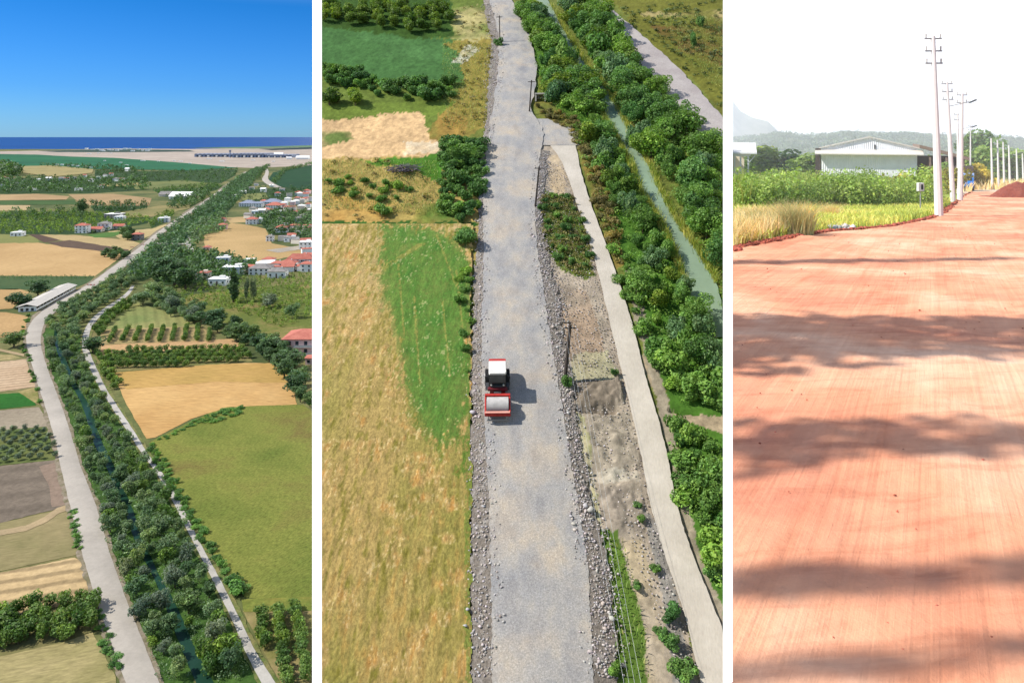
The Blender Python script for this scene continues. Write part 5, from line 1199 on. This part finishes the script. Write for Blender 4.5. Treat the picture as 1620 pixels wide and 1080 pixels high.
# ================================================================== PLOT 3: the red road
lat, n, l, b = newmat("red_laterite", .95, .08)
v = coords(n, l)
f1 = noise(n, l, v, .35, 6, .6, .5); f2 = noise(n, l, v, 7, 8, .7); fs = noise(n, l, coords(n, l, (1.6, .16, 1), R(33)), 1.6, 7, .6, .3); fs2 = noise(n, l, coords(n, l, (9, .12, 1), R(30)), 1.5, 4, .6); fh = noise(n, l, coords(n, l, (.8, 3.2, 1), R(-6)), 1.6, 6, .65, .6)
c = ramp(n, l, f1, [(.3, C(220, 138, 108, .67)), (.5, C(242, 172, 134, .69)), (.7, C(252, 204, 170, .71))])
c = mul(n, l, c, ramp(n, l, fs, [(.3, (.88, .80, .77)), (.5, GREY(1.0)), (.7, (1.06, 1.12, 1.16))]))
c = mul(n, l, c, ramp(n, l, fs2, [(.3, (.96, .94, .93)), (.7, (1.03, 1.04, 1.05))]))
c = mul(n, l, c, ramp(n, l, fh, [(.34, (.86, .79, .77)), (.5, GREY(1.0)), (.7, (1.06, 1.06, 1.04))]))
l.new(c, b.inputs["Base Color"])
hb = n.new("ShaderNodeMath"); hb.operation = 'ADD'; l.new(f2, hb.inputs[0]); l.new(fs2, hb.inputs[1]); bump(n, l, b, hb.outputs[0], .7, .03)
LE = [(1159, 396), (1200, 387), (1250, 376), (1300, 368), (1350, 364), (1400, 360), (1440, 353), (1480, 343), (1500, 330), (1512, 320), (1522, 311), (1536, 304)]
def left_edge(py):
    for (x0, y0), (x1, y1) in zip(LE, LE[1:]):
        if y1 <= py <= y0: return x0 + (x1 - x0) * (y0 - py) / (y0 - y1)
    return 1159 if py > 396 else 1536
redc = (C(206, 120, 96))
# verge / open land behind and beside the road
z3 = [([(1100, 250), (1700, 250), (1700, 282), (1100, 282)], C(150, 160, 100), 1),
      ([(1159, 282), (1540, 282), (1540, 420), (1159, 420)], C(158, 172, 72), 1),
      ([(1159, 350), (1300, 345), (1300, 372), (1250, 380), (1159, 400)], C(214, 196, 128), .8),
      ([(1270, 345), (1400, 340), (1440, 350), (1380, 362), (1280, 366)], C(196, 190, 140), .7),
      ([(1500, 296), (1650, 292), (1700, 300), (1700, 312), (1520, 308)], C(226, 200, 170), 1)]
z3f = zones(C(168, 176, 90), z3, 3, .6, 7)
def z3c(PX, PY, X, Y): return np.clip(z3f(PX, PY, X, Y) * (.65 + .7 * fbm(X * 1.3, Y * .9, 3, 5)[..., None]), 0, .9)
g3 = tint_mat("meadow_cover", 6, .3, .4, .05)
grid_sheet("ground", 3, (1159, 1720, 279.2, 410), 2.0, z3c, g3, -.06, zfn=lambda PX, PY, X, Y: (fbm(X * .5, Y * .5, 71, 4) - .5) * .15)
# the road itself: from the far bend to under the camera and beyond, one sheet
ribR = []
V, Q = [], []; yy = list(np.concatenate([np.linspace(303.5, 330, 28), np.linspace(331, 420, 60), np.linspace(422, 1050, 60)]))
nc = 46
rowsW = []
for py in yy:
    xl = left_edge(py) ; xr = 1720 + (py - 300) * .6
    p0 = G(3, xl, py); x1 = min(p0.x + 24, G(3, 2100, py).x)
    rowsW.append((p0.x, x1, p0.y))
rowsW.append((G(3, 1159, 1092).x, 8, G(3, 1159, 1092).y))
for ydep in (2.2, 1.0, -2, -6, -12, -20): rowsW.append((.30 * max(ydep, 2.2) if ydep > 2.2 else (-1.2 if ydep == 2.2 else -6 - .0 * ydep), 6.0 + 2, ydep))
cols_ = []
for i, (xa, xb, y) in enumerate(rowsW):
    for j in range(nc + 1):
        x = xa + (xb - xa) * j / nc
        e = min(j, nc) / nc * (xb - xa)
        z = gz(3, y) + .02 + float((vn(np.array(x * 3.0), np.array(y * 1.3), 5) - .5) * .03) + float((vn(np.array(x * 1.1), np.array(y * .3), 15) - .5) * .05)
        if e < .5 and y > 18: z += .10 * (1 - abs(e - .25) / .25) * (.4 + rnd.random() * .9) - .02
        V.append((x, y, z))
for i in range(len(rowsW) - 1):
    for j in range(nc):
        a = i * (nc + 1) + j; Q.append((a, a + nc + 1, a + nc + 2, a + 1))
o = mk("road", V, Q, lat, smooth=True); o["kind"] = "structure"
bm = bmesh.new(); bm.from_mesh(o.data); bmesh.ops.recalc_face_normals(bm, faces=bm.faces)
if sum(f.normal.z for f in bm.faces) < 0: bmesh.ops.reverse_faces(bm, faces=bm.faces)
bm.to_mesh(o.data); bm.free()
# ground left of and behind the road on which the shade trees stand (all beside / behind the viewpoint)
gv = ground_mat("verge_cover", C(140, 150, 80), C(180, 160, 100), scale=.3, fine=3, contrast=.3)
V = [(-30, -22, gz(3, -22) - .05), (-6, -22, gz(3, -22) - .05), (-6, -1, gz(3, -1) - .05), (-1.3, 1.8, gz(3, 1.8) - .05), (-2.6, 2.6, gz(3, 2.6) - .05), (-14, 18, gz(3, 18) - .05), (-34, 18, gz(3, 18) - .05)]
o = mk("ground", V, [tuple(range(len(V)))], gv); o["kind"] = "structure"
# clods along the road's edge
qc = random.Random(6); P = []; S = []
for _ in range(1500):
    py = 300 + 98 * qc.random() ** .6; x = left_edge(py) + qc.gauss(0, 5) * (py - 276) / 110 + 1
    if x < 1161: x = 1161 + qc.random() * 8
    P.append(G(3, x, py, .03)); S.append(qc.uniform(.02, .09))
CM, n, l, b = newmat("red_clods", .95, .08); a_ = n.new("ShaderNodeAttribute"); a_.attribute_name = "tint"; l.new(mul(n, l, a_.outputs["Color"], C(186, 104, 84)), b.inputs["Base Color"])
stones("soil_clods", P, S, CM, "red soil clods pushed up along the left edge of the red road", "clods", 5)
P = px_road = []
for _ in range(260):
    y_ = 3 + 26 * qc.random() ** 1.3; x_ = y_ * qc.uniform(.31, .74)
    P.append(Vector((x_, y_, gz(3, y_) + .02)))
stones("pebbles", P, [qc.uniform(.003, .008) * (1 + p.y / 12) for p in P], CM, "small reddish pebbles loose on the red road", "pebbles", 15, tone=(.8, 1.9))
# red soil heap
def heap(px, py, w, d, h, label, seed):
    b = G(3, px, py); N = 44; V = []; Q = []
    for i in range(N + 1):
        for j in range(N + 1):
            u = i / N * 2 - 1; w2 = j / N * 2 - 1; r_ = math.hypot(u, w2)
            z = max(0, 1 - r_ ** 1.2) * h * (.75 + .6 * float(fbm(np.array(u * 2.2 + seed), np.array(w2 * 2.2), seed, 4))) + float(fbm(np.array(u * 9), np.array(w2 * 9), seed + 2, 3) - .5) * .12 * (r_ < 1)
            V.append((u * w / 2, w2 * d / 2, z - .03))
    for i in range(N):
        for j in range(N): a = i * (N + 1) + j; Q.append((a, a + N + 1, a + N + 2, a + 1))
    o = mk("soil_heap", V, Q, heapm, smooth=True, loc=b); tag(o, label, "soil heap"); return o
heapm = ground_mat("red_soil", C(150, 78, 64), C(172, 98, 80), scale=.8, fine=5, contrast=.25, bmp=.9, bdist=.12)
heap(1612, 312, 4.6, 4.2, 1.45, "heap of dark red soil dumped on the right of the red road, nearer heap", 3)
heap(1650, 308, 6.5, 5, 1.9, "larger heap of red soil at the right edge behind the nearer heap", 8)
# ---- poles
PC = paint("pole_concrete", C(232, 226, 222, .85), .8, .2, .08, 2); GM = paint("galvanised_arm", C(190, 188, 188), .5, .4, .1, 3)
def cpole(px, py, tx, h, r, label, arms, group=None, lamp=False):
    b = G(3, px, py, -.4); sc = b.y / F; top = Vector(((tx - px) * sc, 0, h + .4))
    t = thing("power_pole", label, "pole", b, 0, group)
    # octagonal tapering shaft
    MB().cyl((0, 0, 0), top, r, r * .5, 8).build("shaft", PC, t, bevel=.01)
    dn = (top - Vector((0, 0, 0))).normalized()
    for i in range(arms):
        c_ = top - dn * (.12 + i * .58); w = .40
        a = MB().box(c_, (w * 2, .08, .07)).build("crossarm", GM, t)
        for s_ in (-1, 1): MB().cyl(c_ + Vector((s_ * (w - .06), 0, .04)), c_ + Vector((s_ * (w - .06), 0, .22)), .035, .05, 8).build("insulator", CER, a)
    if lamp:
        c_ = top - dn * 1.8
        la = MB().cyl(c_, c_ + Vector((1.4, -.2, .35)), .03, .03, 6).build("lamp_arm", GM, t)
        MB().box(c_ + Vector((1.65, -.24, .38)), (.55, .2, .09), Matrix.Rotation(-.4, 3, 'Y')).build("lamp_head", DK, la, bevel=.02)
    return t
cpole(1486, 343, 1476, 8.5, .20, "tall white concrete pole with three crossarms, nearest of the pole line", 3)
cpole(1508, 319, 1498, 8.75, .19, "white concrete pole with three crossarms and a street lamp, second of the line", 3, None, True)
cpole(1518.5, 317, 1522, 8.2, .22, "thick white pole in front of the blue van, third of the line", 2)
cpole(1516, 305, 1515, 8.6, .16, "thin darker pole just behind the thick third pole", 2, None, True)
cpole(1535, 297, 1535.5, 9.3, .14, "pale far pole with lamp arms, barely visible against the hill", 3, None, True)
for i, (x, y, tp) in enumerate([(1570, 299, 219), (1580, 297, 222), (1589, 295.5, 225), (1598, 294, 230), (1610, 292.5, 236), (1619.5, 291, 243)]):
    sc = G(3, x, y).y / F
    cpole(x, y, x - 2, (y - tp) * sc, .17 + i * .012, "plain white pole in the far row above the soil heap", 0, "row of plain far poles")
# sign post in the grass
t = thing("meter_box_post", "white box with dark opening on a thin post beside the nearest pole", "post box", G(3, 1456, 336))
MB().cyl((0, 0, -.2), (0, 0, 1.15), .025, .025, 8).build("post", GM, t)
bx = MB().box((0, 0, 1.33), (.30, .22, .44)).build("box", paint("box_white", C(245, 243, 240), .5), t, bevel=.02)
MB().box((.03, -.115, 1.34), (.10, .02, .26)).build("opening", BLK, bx)
# ---- barn
b0 = G(3, 1372, 297.5); S3 = b0.y / F; W3 = 137 * S3
corr, n, l, bb = newmat("corrugated_white", .55, .4)
w = n.new("ShaderNodeTexWave"); w.inputs["Scale"].default_value = 1.25; w.inputs["Distortion"].default_value = 0; l.new(coords(n, l), w.inputs["Vector"])
f_ = noise(n, l, coords(n, l), .8, 5); l.new(mul(n, l, C(240, 240, 243, .8), ramp(n, l, f_, [(.3, GREY(.88)), (.7, GREY(1.05))])), bb.inputs["Base Color"]); bump(n, l, bb, w.outputs["Fac"], .9, .06)
t = thing("barn", "wide white corrugated metal barn with shallow gable and darker lean-to on its right", "building", b0, R(-26))
x0, x1 = -W3 / 2 + .2, W3 / 2
HB = 5.0
MB().box(((x0 + x1) / 2, 0, HB / 2), (x1 - x0, .12, HB)).build("front_wall", corr, t)
zt = (297.5 - 262) * 0 + HB
MB().prismy([(x0, HB), (x0, HB + .75), ((x0 + x1) / 2 + .2, HB + 2.3), (x1, HB + .85), (x1, HB)], .5, .62).build("gable_wall", corr, t)
MB().prismy([(x0 - .4, HB + .7), ((x0 + x1) / 2 + .2, HB + 2.36), (x1 + .4, HB + .75), (x1 + .4, HB + .9), ((x0 + x1) / 2 + .2, HB + 2.52), (x0 - .4, HB + .85)], .2, 22).build("roof", paint("pale_roof", C(236, 226, 214), .6), t)
MB().prism([(-1.2, HB - .15), (-1.2, HB), (.5, HB + .55), (.5, HB + .4)], x0 - .9, x1 + .8).build("awning", paint("awning_cream", C(244, 236, 222), .6), t)
MB().box((x0, 11, HB / 2), (.12, 22, HB)).build("side_wall", corr, t); MB().box((x1, 11, HB / 2), (.12, 22, HB)).build("side_wall", corr, t)
MB().box((x0 - .55, .8, HB / 2 + .2), (.7, 1.2, HB + 1.1)).build("dark_doorway", paint("dark_brown", C(80, 66, 60), .8), t)  # solid block in plain dark brown at the barn's left corner
MB().box(((x0 + x1) / 2 + .9, .42, HB + 1.0), (.2, .12, .6)).build("vent", DK, t)
LTm = paint("brown_sheet", C(150, 126, 108), .7)
MB().prismy([(x1 + .3, HB + 1.35), (x1 + 6.3, HB - .35), (x1 + 6.3, HB - .8), (x1 + .3, HB + .9)], -1, 16).build("lean_to_roof", LTm, t)
for xx in (1.6, 3.6, 5.6):
    MB().box((x1 + xx, -.6, (HB - .3) / 2), (.25, .25, HB - .5)).build("post", LTm, t)
MB().box((x1 + 3.2, 9, (HB - .4) / 2), (6, .12, HB - .4)).build("back_wall", paint("shed_dark", C(96, 84, 80), .8), t)
# veranda at the left edge
b1 = G(3, 1174, 300); t = thing("veranda_house", "white timber veranda with dark roof edge at the left end of the reeds", "house", b1, R(-17))
TW = paint("white_timber", C(246, 244, 240), .6)
sc = b1.y / F
VX0 = (1159.6 - 1174) * sc; VX1 = 11 * sc
MB().prism([(-.9, 4.65), (-.9, 4.85), (5, 6.1), (5, 5.9)], VX0, VX1 + .9).build("roof", TW, t)
MB().box(((VX0 + VX1) / 2, -.5, 4.5), (VX1 - VX0 + .3, .15, .28)).build("beam", TW, t)
for xx in (VX0 + .25, VX0 + 1.0, VX1 - .15): MB().box((xx, -.5, 2.2), (.2, .2, 4.5)).build("column", TW, t)
MB().box(((VX0 + VX1) / 2, -.5, 1.1), (VX1 - VX0, .12, 2.2)).build("parapet", TW, t); MB().cyl((VX1 - .1, -.5, 3.5), (VX1 + .7, -.5, 4.5), .07, .07, 6).build("brace", TW, t)
MB().box(((VX0 + VX1) / 2 - .3, 3.5, 2.3), (VX1 - VX0 - .6, .2, 4.8)).build("back_wall", CREAM, t)
# blue van parked before a dark shelter
b2 = G(3, 1527, 302); t = thing("blue_van", "blue van parked behind the thick third pole", "van", b2, R(-33))
VB = paint("blue_paint", C(38, 128, 214), .35, .5, .05)
MB().prism([(-.0, .35), (-.05, .95), (.35, 1.15), (.65, 1.95), (4.2, 2.0), (4.3, .35)], -.88, .88).build("body", VB, t, bevel=.06)
MB().add([(-.72, .40, 1.22), (.72, .40, 1.22), (.64, .62, 1.80), (-.64, .62, 1.80)], [(0, 1, 2, 3)]).build("windscreen", GLS, t)
o_ = [c for c in t.children if c.name.startswith("windscreen")][0]; o_.location = (0, -.05, 0)
for s_ in (-1, 1):
    for yy_ in (.8, 3.4): 
        wl = MB().cyl((s_ * .68, yy_, .34), (s_ * .92, yy_, .34), .34, .34, 16).build("wheel", BLK, t); MB().cyl((s_ * .91, yy_, .34), (s_ * .94, yy_, .34), .18, .18, 12).build("rim", GM, wl)
    MB().box((s_ * .66, -.04, .85), (.26, .05, .18)).build("headlight", CER, t); MB().box((s_ * .9, 2.2, 1.45), (.03, 2.6, .5)).build("side_window", GLS, t)
    MB().box((s_ * 1.0, .55, 1.3), (.16, .08, .22)).build("mirror", BLK, t)
MB().box((0, -.08, .45), (1.7, .12, .2)).build("bumper", DK, t)
b3 = G(3, 1518, 300); t = thing("roadside_shelter", "dark open roadside shelter behind the blue van", "shelter", b3 + Vector((2.2, 4.6, -.2)), R(-33))
MB().box((0, 1.5, 2.6), (4.2, 3.2, .9)).build("roof", paint("shelter_brown", C(96, 78, 74), .8), t)
for sx in (-1.9, 1.9):
    for sy in (.1, 2.9): MB().box((sx, sy, 1.1), (.18, .18, 2.2)).build("post", LTm, t)
# ---- vegetation of plot 3
LM3 = leaf_mat("pale_green_leaves", (.10, .17, .05), (.17, .25, .07), (.27, .34, .10), .5, .4)
LM3y = leaf_mat("yellow_shrub_leaves", (.22, .21, .05), (.34, .30, .06), (.46, .40, .09), .5, .4)
RD = leaf_mat("reed_blades", (.22, .25, .05), (.32, .34, .08), (.46, .44, .15), .35, .35, (1.2, 1.3, .7))
GG = leaf_mat("golden_grass", (.42, .34, .14), (.60, .48, .22), (.72, .62, .36), .5, .4, (1.2, 1.1, .8))
MG = leaf_mat("meadow_grass", (.21, .28, .07), (.33, .39, .10), (.46, .46, .19), .3, .35, (1.2, 1.25, .7))
for s in range(3): proto("t3", "broadleaf_tree", lobes_round(2.3, 4.5, .6, 11, 300 + s, .6, .42), 1800, .22, LM3, (4.5, .15), 300 + s)
for s in range(2): proto("y3", "yellow_shrub", lobes_round(1.6, 1.9, 0, 10, 310 + s, .7, .42), 1500, .15, LM3y, None, 310 + s, .4, False)
q5 = random.Random(55); r5 = np.random.RandomState(5)
def px_pts(poly, N, dz=0):
    xs = [p[0] for p in poly]; ys_ = [p[1] for p in poly]
    X = r5.uniform(min(xs), max(xs), N * 3); h, s = PLOT[3]
    d0 = h / (s + (min(ys_) - CY) / F); d1 = h / (s + (max(ys_) - CY) / F)
    Y = r5.uniform(d1, d0, N * 3); PY = CY + F * (h / Y - s)
    I = pip(X, PY, poly); X, Y = X[I][:N], Y[I][:N]
    return np.stack([(X - CX) / F * Y, Y, -h + s * Y + dz], 1)
P = px_pts([(1160, 332), (1300, 331), (1420, 329), (1470, 326), (1476, 312), (1160, 311)], 9500)
hv = .9 + 1.8 * fbm(P[:, 0] * 1.1, P[:, 1] * .6, 4, 4)
xp = CX + F * P[:, 0] / P[:, 1]
hv = hv * np.where((xp > 1290) & (xp < 1440), .93, 1.02) * np.where(xp > 1450, .75, 1)
blades("reeds", P, hv * r5.uniform(.75, 1.1, len(P)), r5.uniform(.02, .05, len(P)), RD, "tall bright green reeds standing behind the meadow", "reeds", lean=.35)
wd = px_pts([(1160, 333), (1300, 333), (1440, 330), (1474, 326), (1478, 314), (1160, 314)], 700)
wh = 1.1 + 2.0 * fbm(wd[:, 0] * .5, wd[:, 1] * .4, 14, 3)
WL = leaf_mat("weed_leaves", (.12, .19, .04), (.20, .29, .06), (.32, .40, .10), .4, .35)
qw = random.Random(17); hmap = {tuple(p): h_ for p, h_ in zip(map(tuple, wd), wh)}
foliage_stuff("tall_weeds", [tuple(p) for p in wd if qw.random() < .8], lambda p: hmap[tuple(p)] * qw.uniform(.55, 1.0), 95, WL, "leafy green weeds growing up through the reeds before the barn", "weeds", .12, .5, 41)
P = px_pts([(1160, 392), (1250, 372), (1300, 364), (1400, 357), (1440, 350), (1478, 341), (1505, 318), (1480, 318), (1440, 326), (1160, 328)], 26000)
blades("meadow", P, r5.uniform(.10, .45, len(P)), r5.uniform(.012, .03, len(P)), MG, "light green meadow grass between the reeds and the red road", "grass", lean=.7)
P = px_pts([(1160, 394), (1230, 376), (1262, 368), (1268, 352), (1230, 345), (1160, 350)], 5200)
blades("dry_grass", P, r5.uniform(.3, .85, len(P)), r5.uniform(.008, .02, len(P)), GG, "pale golden dry grass at the left edge of the red road", "grass", lean=.5)
for (cx, cy, rr_, hh, N, lab) in [(1262, 372, .5, 1.35, 900, "tall golden tuft of dry grass, standing highest beside the stone pile"), (1268, 362, .3, 1.1, 500, "golden tuft just behind the tallest tuft"), (1205, 366, .6, .95, 900, "broad golden grass tuft left of the tallest tuft"), (1313, 345, .4, .85, 350, "small golden tuft in front of the reeds")]:
    b = G(3, cx, cy); a = r5.uniform(0, 6.283, N); d = np.sqrt(r5.uniform(0, 1, N)) * rr_
    P = np.stack([d * np.cos(a), d * np.sin(a), np.zeros(N)], 1)
    o = blades("grass_tuft", P, hh * r5.uniform(.5, 1.05, N), r5.uniform(.004, .011, N), GG, lab, "grass tuft", lean=.8); o.location = b; del o["kind"]
P = px_pts([(1540, 301), (1640, 298), (1640, 292), (1480, 290), (1480, 305), (1536, 304)], 2600)
blades("dry_grass", P, r5.uniform(.5, 1.5, len(P)), r5.uniform(.03, .07, len(P)), GG, "pale yellow weeds beyond the end of the red road", "grass", lean=.5)
for (x, y, h, r, k, lab) in [(1420, 318, 2.05, 1.4, "y3", "yellow-flowering shrub before the barn's right end"), (1500, 306, 2.6, 2.0, "y3", "olive shrub under the lean-to"), (1556, 298, 3.4, 2.2, "y3", "yellow shrub left of the plain far poles"), (1545, 296, 2.8, 2.2, "y3", "yellow shrub beside the roadside shelter"), (1488, 300, 3.4, 2.2, "t3", "grey-green bush below the lean-to roof"), (1272, 296, 5.2, 3.6, "t3", "dark rounded tree left of the barn"), (1250, 290, 7.2, 6, "t3", "pale hazy tree behind the reeds left of the barn"), (1190, 290, 8, 6, "t3", "hazy pine-like tree behind the veranda"), (1538, 295, 6.5, 3.0, "t3", "green tree behind the roadside shelter"), (1550, 288, 13, 6, "t3", "pale hazy tree before the hill"), (1600, 289, 8, 9, "t3", "hazy tree at the foot of the hill on the right"), (1478, 300, 3, 1.6, "y3", "light olive shrub between the poles and the barn")]:
    plant(k, G(3, x, y), h, r, lab, "tree" if k == "t3" else "shrub", None, q5, k == "t3")
# white stones and a dark log in the grass
P = [G(3, 1288 + q5.random() * 62, 363 - q5.random() * 6 + 0, .02) for _ in range(70)]
SW = newmat("white_rubble", .9, .1); a_ = SW[1].new("ShaderNodeAttribute"); a_.attribute_name = "tint"; SW[2].new(mul(SW[1], SW[2], a_.outputs["Color"], C(226, 222, 220)), SW[3].inputs["Base Color"])
o = stones("stone_pile", P, [q5.uniform(.05, .17) for _ in P], SW[0], "pile of white stones on the grass at the road's edge", "stone pile", 3, kind=None)
m = MB(); m.cyl((-.4, 0, .1), (.1, .05, .2), .13, .11, 9).cyl((.05, .02, .15), (.45, -.1, .32), .09, .05, 8).cyl((-.1, 0, .15), (.12, .1, .5), .05, .02, 6)
o = m.build("fallen_log", paint("log_dark", C(96, 84, 76), .9, .1, .3, 5), None, loc=G(3, 1228, 338)); tag(o, "dark broken log lying in the grass before the reeds", "log")
# hills
HM = leaf_mat("hill_wood", (.055, .085, .035), (.08, .12, .045), (.12, .16, .06), .02, .1)
hillm = ground_mat("hill_cover", C(96, 112, 72), C(120, 124, 84), scale=.02, fine=.1, contrast=.3, bmp=.5, bdist=2)
def ridge(name, prof, y0, depth, mat, seed, rough, base_py=300):
    "prof: surveyed skyline [(px,py)] at distance y0; a real slope rising from y0-depth"
    xs = np.linspace(prof[0][0], prof[-1][0], 150); top = np.interp(xs, [p[0] for p in prof], [p[1] for p in prof])
    V = []; Q = []; M_ = 16
    for k in range(M_ + 1):
        t = k / M_
        for x, tp in zip(xs, top):
            y = y0 - depth * (1 - t) if t <= 1 else y0
            zt_ = (CY - tp) / F * y0; zb = gz(3, y) - 2
            X_w = (x - CX) / F * y
            z = zb + (zt_ - zb) * (math.sin(t * math.pi / 2) ** 1.3) + float(fbm(np.array(X_w * rough), np.array(y * rough), seed, 4) - .5) * (zt_ - zb) * .35 * math.sin(t * math.pi)
            V.append((X_w, y, z))
    n_ = len(xs)
    for x, tp in zip(xs, top): V.append(((x - CX) / F * (y0 + depth * .8), y0 + depth * .8, gz(3, y0 + depth * .8) - 5))
    for k in range(M_ + 1):
        for i in range(n_ - 1): a = k * n_ + i; Q.append((a, a + 1, a + 1 + n_, a + n_))
    o = mk(name, V, Q, mat, smooth=True); o["kind"] = "structure"; return V, n_, M_
sky1 = [(1159.5, 224), (1200, 221), (1240, 215), (1270, 220), (1310, 218), (1345, 214), (1400, 218), (1440, 216), (1480, 219), (1530, 220), (1560, 219), (1600, 223), (1650, 226), (1760, 222)]
V, n_, M_ = ridge("hills", sky1, 1000, 420, hillm, 4, .02)
pts = []
qr = random.Random(12)
for _ in range(2600):
    k = min(M_ - 1, int(M_ * qr.random() ** .6)); i = qr.randrange(n_ - 1); a = V[k * n_ + i]; b_ = V[(k + 1) * n_ + i + 1]; t_ = qr.random()
    p = Vector(a).lerp(Vector(b_), t_)
    if (p.x / p.y) * F + CX < 1161.5: continue
    pts.append(p)
for i in range(n_ - 1): pts.append(Vector(V[M_ * n_ + i])) if i > 0 else None
foliage_stuff("hill_wood", pts, lambda p: qr.uniform(4, 9), 16, HM, "wooded slope of the hazy hill behind the barn", "woodland", .45, .6, 3)
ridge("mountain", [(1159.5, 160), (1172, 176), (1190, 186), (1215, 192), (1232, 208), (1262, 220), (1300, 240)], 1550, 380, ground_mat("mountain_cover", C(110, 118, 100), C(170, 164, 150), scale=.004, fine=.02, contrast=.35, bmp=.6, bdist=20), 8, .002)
# far treeline between barn and hill
far3 = []
for _ in range(420): far3.append(G(3, q5.uniform(1162, 1700), q5.uniform(282.5, 288)))
foliage_stuff("far_trees", far3, lambda p: q5.uniform(4, 8), 40, LM3, "hazy belt of trees at the foot of the hill", "woodland", .3, .6, 4)
# shade trees standing left of and behind the viewpoint; their shadows cross the road
for s in range(2): proto("shade", "roadside_poplar", lobes_column(1.0, 19, 2.0, 17, 400 + s), 1300, .22, LM_dark, (19, .22), 400 + s)
SHD = [  # distance at which each shadow crosses, width
    (9.3, 1.15), (8.2, 1.0), (5.5, .62), (3.75, .22), (16.2, .9), (3.15, .12)]
# shadow direction over the ground
shx, shy = -sd.x / math.hypot(sd.x, sd.y), -sd.y / math.hypot(sd.x, sd.y)
def shade_tree(yc, r, xk=3.3):
    X0 = -max(9.5, .75 * yc + 3.2); h = 17 if yc < 8 else (20 if yc < 12 else 27)
    # the shadow line passes through (xk, yc); stand the tree back along it at x = X0
    k = (xk - X0) / shx; y = yc - shy * k
    plant("shade", Vector((X0, y, gz(3, y))), h, r, "tall narrow roadside tree standing left of the viewpoint", "tree", "narrow trees left of the viewpoint", rnd)
for (yc, r) in SHD: shade_tree(yc, r)

# ------------------------------------------------------------------ trim growth at the limits of each plot
import bpy as _b
def trim():
    planes = []   # (plot, normal, keep side)
    bpy.context.view_layer.update()
    def which(o):
        p = o.matrix_world.translation
        if o.parent: p = o.parent.matrix_world.translation
        return p
    cnt = 0
    for o in list(bpy.data.objects):
        if o.type != 'MESH' or o.get("kind") == "structure": continue
        M = o.matrix_world; bb = [M @ Vector(c) for c in o.bound_box]
        if max(b.y for b in bb) < 20 and min(b.x for b in bb) < -6: continue     # shade trees beside the viewpoint
        cen = sum(bb, Vector()) / 8
        if cen.y < 2: continue
        px = CX + F * cen.x / cen.y
        root = o
        while root.parent: root = root.parent
        pl = 1 if px < 501.5 else (2 if px < 1151.5 else 3)
        for pe, nsign in ((EDGE[pl][0], 1), (EDGE[pl][1], -1)):
            if pe is None: continue
            u = (pe - CX) / F; nrm = Vector((1, -u, 0)).normalized() * nsign      # keep where nrm.p > 0
            ds = [nrm.dot(b) for b in bb]
            if min(ds) >= 0: continue
            if max(ds) <= 0:
                bpy.data.objects.remove(o); cnt += 1; break
            if o.data.users > 1: o.data = o.data.copy()
            bm = bmesh.new(); bm.from_mesh(o.data)
            Mi = M.inverted(); co = Mi @ Vector((0, 0, 0)); no = (M.to_3x3().transposed() @ nrm).normalized()
            bmesh.ops.bisect_plane(bm, geom=bm.verts[:] + bm.edges[:] + bm.faces[:], plane_co=co, plane_no=no, clear_inner=True)
            if len(bm.faces) < ((int(.75 * len(o.data.polygons)) if 'orchard' in o.name else 260) if len(o.data.polygons) > 300 else 1): bm.free(); bpy.data.objects.remove(o); cnt += 1; break
            bm.to_mesh(o.data); bm.free(); cnt += 1
            bb = [M @ Vector(c) for c in o.bound_box]
    for o in list(bpy.data.objects):
        if o.type == 'EMPTY' and not o.parent and not o.children: bpy.data.objects.remove(o)
    print("trimmed", cnt)
trim()

# ------------------------------------------------------------------ the misty air over the red road
HZ = 1
if HZ:
    ul = (1151.5 - CX) / F
    pl_ = [(-1.0, -6.0), (1.2, -6.0), (1500 * 1.2, 1200), (5200 * .9, 5200), (5200 * ul, 5200)]
    def zb(x, y): return gz(3, y) - 8
    V = [(x, y, zb(x, y) if y > 0 else gz(3, y) - 1) for x, y in pl_] + [(x, y, 420) for x, y in pl_]
    n5 = len(pl_)
    o = mk("haze", V, [tuple(reversed(range(n5))), tuple(range(n5, 2 * n5))] + [(i, (i + 1) % n5, n5 + (i + 1) % n5, n5 + i) for i in range(n5)], None or newmat("haze_air")[0])
    m = o.data.materials[0]; nt = m.node_tree; nt.nodes.remove(nt.nodes["Principled BSDF"])
    pv = nt.nodes.new("ShaderNodeVolumePrincipled"); pv.inputs["Density"].default_value = .0006; pv.inputs["Color"].default_value = (.93, .96, 1, 1); pv.inputs["Anisotropy"].default_value = .2
    nt.links.new(pv.outputs[0], nt.nodes["Material Output"].inputs["Volume"]); o["kind"] = "stuff"; tag(o, "thin white haze in the air over the red road", "haze")
    bm = bmesh.new(); bm.from_mesh(o.data); bmesh.ops.recalc_face_normals(bm, faces=bm.faces); bm.to_mesh(o.data); bm.free()
scene.cycles.max_bounces = 8; scene.cycles.volume_bounces = 1
scene.cycles.transparent_max_bounces = 8
